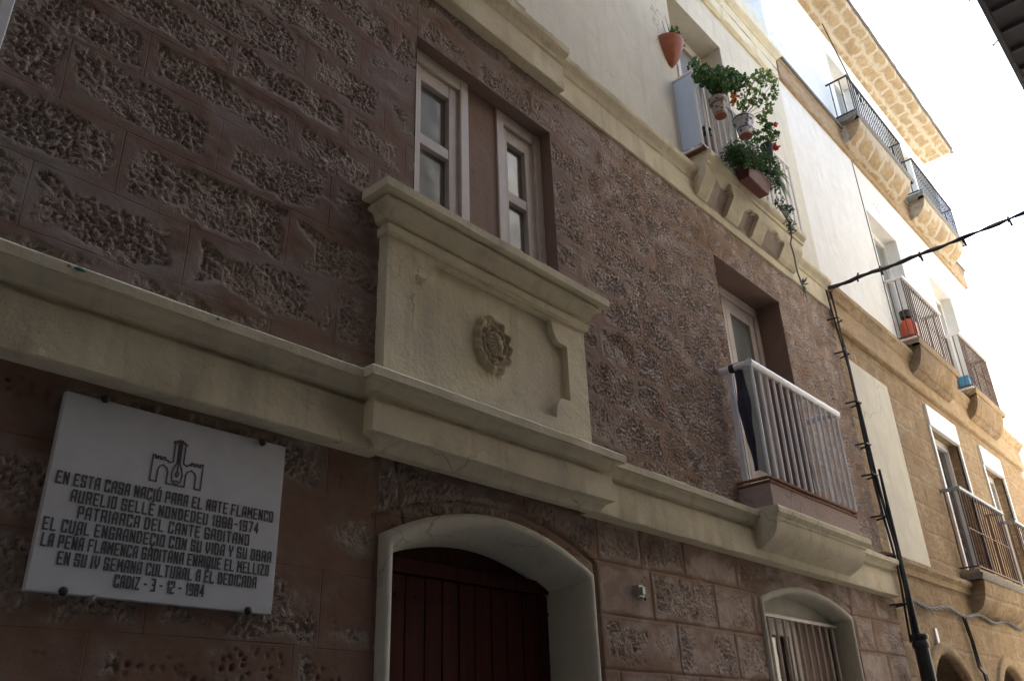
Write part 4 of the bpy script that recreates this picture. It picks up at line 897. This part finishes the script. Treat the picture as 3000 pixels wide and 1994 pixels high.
# eaves
b = MB(); b.moulding([(XB - .3, 0), (14.86, 0), (14.86, -.5)], [(-.02, 11.42), (.06, 11.43), (.10, 11.47), (.43, 11.50), (.47, 11.52), (.485, 11.62), (-.02, 11.75)], seed=57, jit=.006, step=.12); b.build('eaves', 'sandsoffit', nb)
b = MB(); b.moulding([(XB - .3, 0), (14.88, 0), (14.88, -.5)], [(-.02, 11.68), (.46, 11.632), (.52, 11.625), (.525, 11.67), (-.02, 11.90)], seed=59, jit=.008, step=.1); b.build('roof_edge', 'tile', nb)
b = MB(); b.add([(XB - .3, .5, 11.66), (15.6, .5, 11.66), (15.6, -6, 13.6), (XB - .3, -6, 13.6)], [(0, 1, 2, 3)]); b.build('roof', 'tile', nb)
def opening(x0, x1, z0, z1, depth, shutterbox, mat='whitepaint', dark=False):
    b = MB(); b.box(x0, x0 + .07, -depth - .07, -depth, z0, z1); b.box(x1 - .07, x1, -depth - .07, -depth, z0, z1); b.box(x0 + .07, x1 - .07, -depth - .07, -depth - .002, z1 - .09, z1); xm = (x0 + x1) / 2; b.box(xm - .05, xm + .05, -depth - .07, -depth - .004, z0, z1 - .09)
    f = b.build('window', mat, nb)
    for a, c in ((x0 + .07, xm - .05), (xm + .05, x1 - .07)):
        b = MB(); b.box(a, c, -depth - .06, -depth - .045, z0, z1 - .09); b.build('pane', 'darkpane' if dark else 'blind', f)
    if shutterbox:
        b = MB(); b.box(x0 - .03, x1 + .02, -.02, .035, z1 - .02, z1 + .26); b.build('shutter_box', 'whitepaint', f, bev=.006)
        b = MB(); b.box(x0 - .05, x0 + .0, -.02, .025, z0, z1 - .03); b.build('guide', 'whitepaint', f)
        b = MB(); b.box(x1 - .0, x1 + .05, -.02, .025, z0, z1 - .03); b.build('guide', 'whitepaint', f)
for d in DW: opening(d[0], d[1], d[2], d[3], .12, True, dark=True)
for d in CW: opening(d[0], d[1], d[2], d[3], .16, False)
for d in BW: opening(d[0], d[1], d[2], d[3], .16, False)
def nbal(x0, x1, o, zs, zr, n, ht, low, mats, flat=False, mid=None, knob=None, label=None):
    """corbel of depth ht, slab top at zs, rail top at zr"""
    b = MB(); p = [(-.02, zs - .12 - ht), (.02, zs - .12 - ht)] + [(.02 + (o - .02) * (1 - (1 - t) ** 2) ** .5, zs - .12 - ht * (1 - t) * (1 - .15 * t)) for t in (.1, .25, .45, .7, .9, 1.)] + [(o + .01, zs - .112), (-.02, zs - .11)]
    corbel_block(b, p, x0 + .05, x1 - .05, 9, 7); bal = b.build('balcony', low, nb)
    b = MB(); b.moulding([(x0 - .03, -.02), (x0 - .03, o), (x1 + .03, o), (x1 + .03, -.02)], [(-.3, zs - .113), (.015, zs - .113), (.035, zs - .08), (.037, zs - .05), (-.3, zs - .045)], seed=int(x0 * 7), jit=.002); b.build('slab_moulding', mats[2], bal)
    b = MB(); b.box(x0, x1, 0, o, zs - .05, zs); b.build('slab', mats[3], bal, bev=.005)
    railing(bal, x0 + .02, x1 - .02, o - .01, zs + .03, zr, n, 2, .008, .016 if flat else .014, mats[0], mats[1], flat=flat, mid=mid, knob=knob)
    return bal
nbal(10.05, 12.15, .31, 9.36, 10.0, 22, .30, 'sandsoffit', ('iron', 'iron', 'tile', 'whitepaint'), knob=9.72)
nbal(12.65, 14.7, .31, 9.36, 10.0, 22, .30, 'sandsoffit', ('iron', 'iron', 'tile', 'whitepaint'), knob=9.72)
nbal(10.45, 11.95, .215, 6.09, 6.93, 17, .34, 'sand', ('browniron', 'whitepaint', 'sandmould', 'whitepaint'), knob=6.5, flat=True)
nbal(12.78, 14.2, .215, 6.09, 6.93, 17, .34, 'sand', ('browniron', 'whitepaint', 'sandmould', 'whitepaint'), knob=6.5, flat=True)
nbal(10.52, 12.32, .20, 3.26, 4.17, 17, .34, 'sand', ('browniron', 'greyrail', 'tile', 'sandmould'), flat=True, mid=3.72)
nbal(12.9, 14.6, .20, 3.26, 4.17, 17, .34, 'sand', ('browniron', 'greyrail', 'tile', 'sandmould'), flat=True, mid=3.72)
b = MB(); b.tube([(9.55, .30, 10.6), (10.3, .3, 9.98), (10.55, .31, 9.75)], .008, 6); b.build('line_pole', 'iron', nb)
b = MB(); b.tube([(10.42, .004, 5.95), (10.41, .006, 7.6), (10.40, .004, 8.86)], .006, 5); b.build('wall_wire', 'greywire', nb)
b = MB(); b.box(9.06, 9.13, -.01, .02, 2.38, 2.55); b.build('number_tile', 'whitepaint', nb, bev=.004)
# things on the neighbour's balconies
b = MB(); b.lathe(10.62, .11, [(.08, 6.095), (.10, 6.115), (.102, 6.33), (.08, 6.375), (.03, 6.39), (.03, 6.41), (.02, 6.41)], 20); jug = b.build('gas_bottle', 'orange', None); tag(jug, 'orange gas bottle behind the bars of the white-railed balcony above the stone cornice', 'gas bottle')
b = MB(); b.lathe(10.62, .11, [(.04, 6.412), (.07, 6.425), (.072, 6.52), (.04, 6.53)], 14); o = b.build('black_tub', 'castiron', None); tag(o, 'black tub sitting on top of the orange gas bottle', 'tub')
b = MB(); b.box(12.86, 13.12, .03, .17, 6.095, 6.29); b.box(12.85, 13.13, .02, .18, 6.27, 6.30); o = b.build('blue_crate', 'bluecrate', None, bev=.008); tag(o, 'blue plastic crate at the near end of the far white-railed balcony', 'crate')

# ------------------------------------------------------------------ cables
cab = thing('cable_bundle', 'black cable bundle clipped down the joint between the two houses', 'cables', 8.1, .06, 2.4)
zz = np.linspace(5.84, 2.35, 46); b = MB()
for k in range(9):
    ph = k * 1.3; top = 0 if k < 3 else (16 if k < 5 else 26)
    pts = []
    for i, z in enumerate(zz[top:]):
        t = (z - 2.35) / 3.5; sp_ = .018 + .022 * t * (k % 3)
        pts.append((8.085 + .02 * math.sin(z * 1.7) + .03 * (1 - t) + sp_ * math.cos(ph + z * 2.1), .075 + .04 * math.exp(-((z - 3.0) / .5) ** 2) + .4 * sp_ * math.sin(ph + z * 1.5) + (.03 if top else 0), z))
    b.tube(pts, .007 if k % 2 else .0095, 6)
b.build('cable', 'cable', cab)
for z in np.arange(2.6, 5.6, .42):
    b = MB(); z = z + random.uniform(-.16, .16); b.tube([(8.02, .0, z), (8.03, .11, z), (8.15, .11, z + .01), (8.17, .0, z)], .009, 6)
    if random.random() < .5: b.tube([(8.03, .10, z), (7.99, .11, z + .02)], .008, 5)
    b.build('clip', 'cable', cab)
b = MB(); b.tube([(8.13, .14, z) for z in (3.9, 3.3, 2.7, 2.3)], [.012, .020, .026, .028], 10); b.build('sheath', 'cable', cab)
span = []
A_, B_ = Vector((7.99, .10, 5.83)), Vector((7.30, 3.3, 5.60))
for i in range(41):
    t = i / 40; p = A_.lerp(B_, t); p.z -= .10 * 4 * t * (1 - t) * .5 + .006 * math.sin(t * 40); span.append(p)
b = MB(); b.tube(span, [.019 + .004 * math.sin(i * 1.9) - .006 * min(1, i / 25) for i in range(41)], 8)
for i in range(41): span[i] = span[i] + Vector((.012 * math.sin(i * .9), .0, .018 * math.cos(i * .9)))
b.tube(span, .009, 6)
sc_ = b.build('overhead_cable', 'cable', None); tag(sc_, 'black twisted cable crossing the street from the house corner to the opposite side', 'cable')
b = MB()
for i in (4, 7, 12, 17, 22): p = span[i]; b.tube([p + Vector((0, 0, -.03)), p + Vector((.02, .0, .035)), p + Vector((.035, .01, .075 if i == 4 else -.06))], .010, 6)
b.build('cable_tie', 'cable', sc_)
pipe = thing('pipe_guard', 'fat black cast-iron guard pipe with rings at the foot of the cable bundle', 'pipe', 8.22, .1, 0)
b = MB(); b.lathe(8.16, .14, [(.06, 0), (.062, 1.9), (.060, 2.30), (.068, 2.305), (.072, 2.33), (.068, 2.35), (.062, 2.36), (.066, 2.375), (.075, 2.38), (.077, 2.40), (.07, 2.415), (.035, 2.42)], 24); b.build('pipe', 'castiron', pipe)
b = MB(); b.lathe(8.16, .14, [(.061, 1.96), (.072, 1.965), (.075, 1.985), (.072, 2.005), (.062, 2.01)], 24); b.build('ring', 'castiron', pipe)
b = MB(); pts = [(8.42 + 4.5 * t, .03, 2.76 + .07 * t - .05 * math.sin(t * 6.3 * 2) ** 2) for t in np.linspace(0, 1, 60)]
for k in range(3): b.tube([(p[0], p[1] + .012 * math.sin(i * 1.1 + k * 2.1), p[2] + .014 * math.cos(i * 1.1 + k * 2.1)) for i, p in enumerate(pts)], .009, 5)
wr = b.build('wall_wires', 'greywire', None); tag(wr, 'grey twisted wires running along the sandstone wall above the arches', 'wires')
b = MB(); dp = [(10.05, .03, 2.73), (10.12, .035, 2.5), (10.16, .03, 2.3), (10.13, .04, 2.24), (10.3, .03, 2.18), (10.36, .03, 1.6)]
b.tube(dp, .014, 6); b.tube([(p[0] + .07, p[1], p[2] - .01) for p in dp], .010, 6); b.build('drop_wire', 'cable', wr)

# ------------------------------------------------------------------ opposite side of the street, further houses, ground
SO = 3.3
ho = thing('opposite_house', 'dark tall house on the opposite side of the street behind the viewer', 'house', -2, SO, 0)
b = MB(); b.box(-8, 3.0, 1.8, SO - .01, 5.2, 12.2); b.build('sky_blocker', 'oppdark', ho)  # unseen overhang added to keep sky light off the left of the facade
b = MB(); b.box(-8, 1.3, 1.75, SO - .01, 3.9, 5.19); b.build('sky_blocker_low', 'oppdark', ho)  # lower unseen box, added to darken the near left wall further
b = MB(); b.box(-14, 6.2, SO, SO + 6, 0, 12.5); b.build('wall', 'oppdark', ho)
he = thing('end_blocker', 'unseen dark block added to shut out light at the near end of the street', 'house', -9, 0, 0)
b = MB(); b.box(-12, -9, -.3, SO - .01, 0, 12); b.build('wall', 'oppdark', he)  # added out of view to stop light entering from the near street end
hp = thing('eaved_house', 'house across the street whose dark timber eaves cut the sky top right', 'house', 8, SO, 0)
b = MB(); b.box(6.21, 11.6, SO, SO + 6, 0, 9.5); b.build('wall', 'opplight', hp)
b = MB(); b.box(8.3, 12.4, 2.12, SO + .5, 9.62, 9.72); b.box(8.3, 12.4, 2.10, 2.16, 9.53, 9.74); b.build('eaves', 'wooddark', hp)
b = MB()
for x_ in np.arange(8.4, 12.2, .45): b.box(x_, x_ + .07, 2.18, SO, 9.56, 9.62)
b.build('rafters', 'wooddark', hp)
b = MB()
for x_ in np.arange(8.3, 11.2, 1.0): b.tube([(x_, 2.10, 9.56), (x_ + .02, 2.03, 9.53), (x_ + .03, 2.03, 9.57)], .012, 6)
b.build('hook', 'iron', hp)
hq = thing('pale_house', 'pale house across the street beyond the timber eaves', 'house', 15, SO, 0)
b = MB(); b.box(11.61, 34, SO + .2, SO + 6, 0, 10.2); b.build('wall', 'oppmid', hq)
hf = thing('far_house', 'pale grey house far down the street at the right edge', 'house', 30, 0, 0)
b = MB(); b.box(24, 34, -8, 0, 0, 8.0); b.box(23.9, 34.1, -8, .1, 8.0, 8.2); b.build('wall', 'white', hf)
b = MB()
for x_ in (25.5, 28.5, 31.5): b.box(x_, x_ + 1, -.02, .03, 4.4, 6.6)
b.build('window', 'darkpane', hf)
b = MB(); b.add([(-400, -400, 0), (400, -400, 0), (400, 400, 0), (-400, 400, 0)], [(0, 1, 2, 3)]); g = b.build('ground', 'paving', None, fix=False); g['kind'] = 'structure'
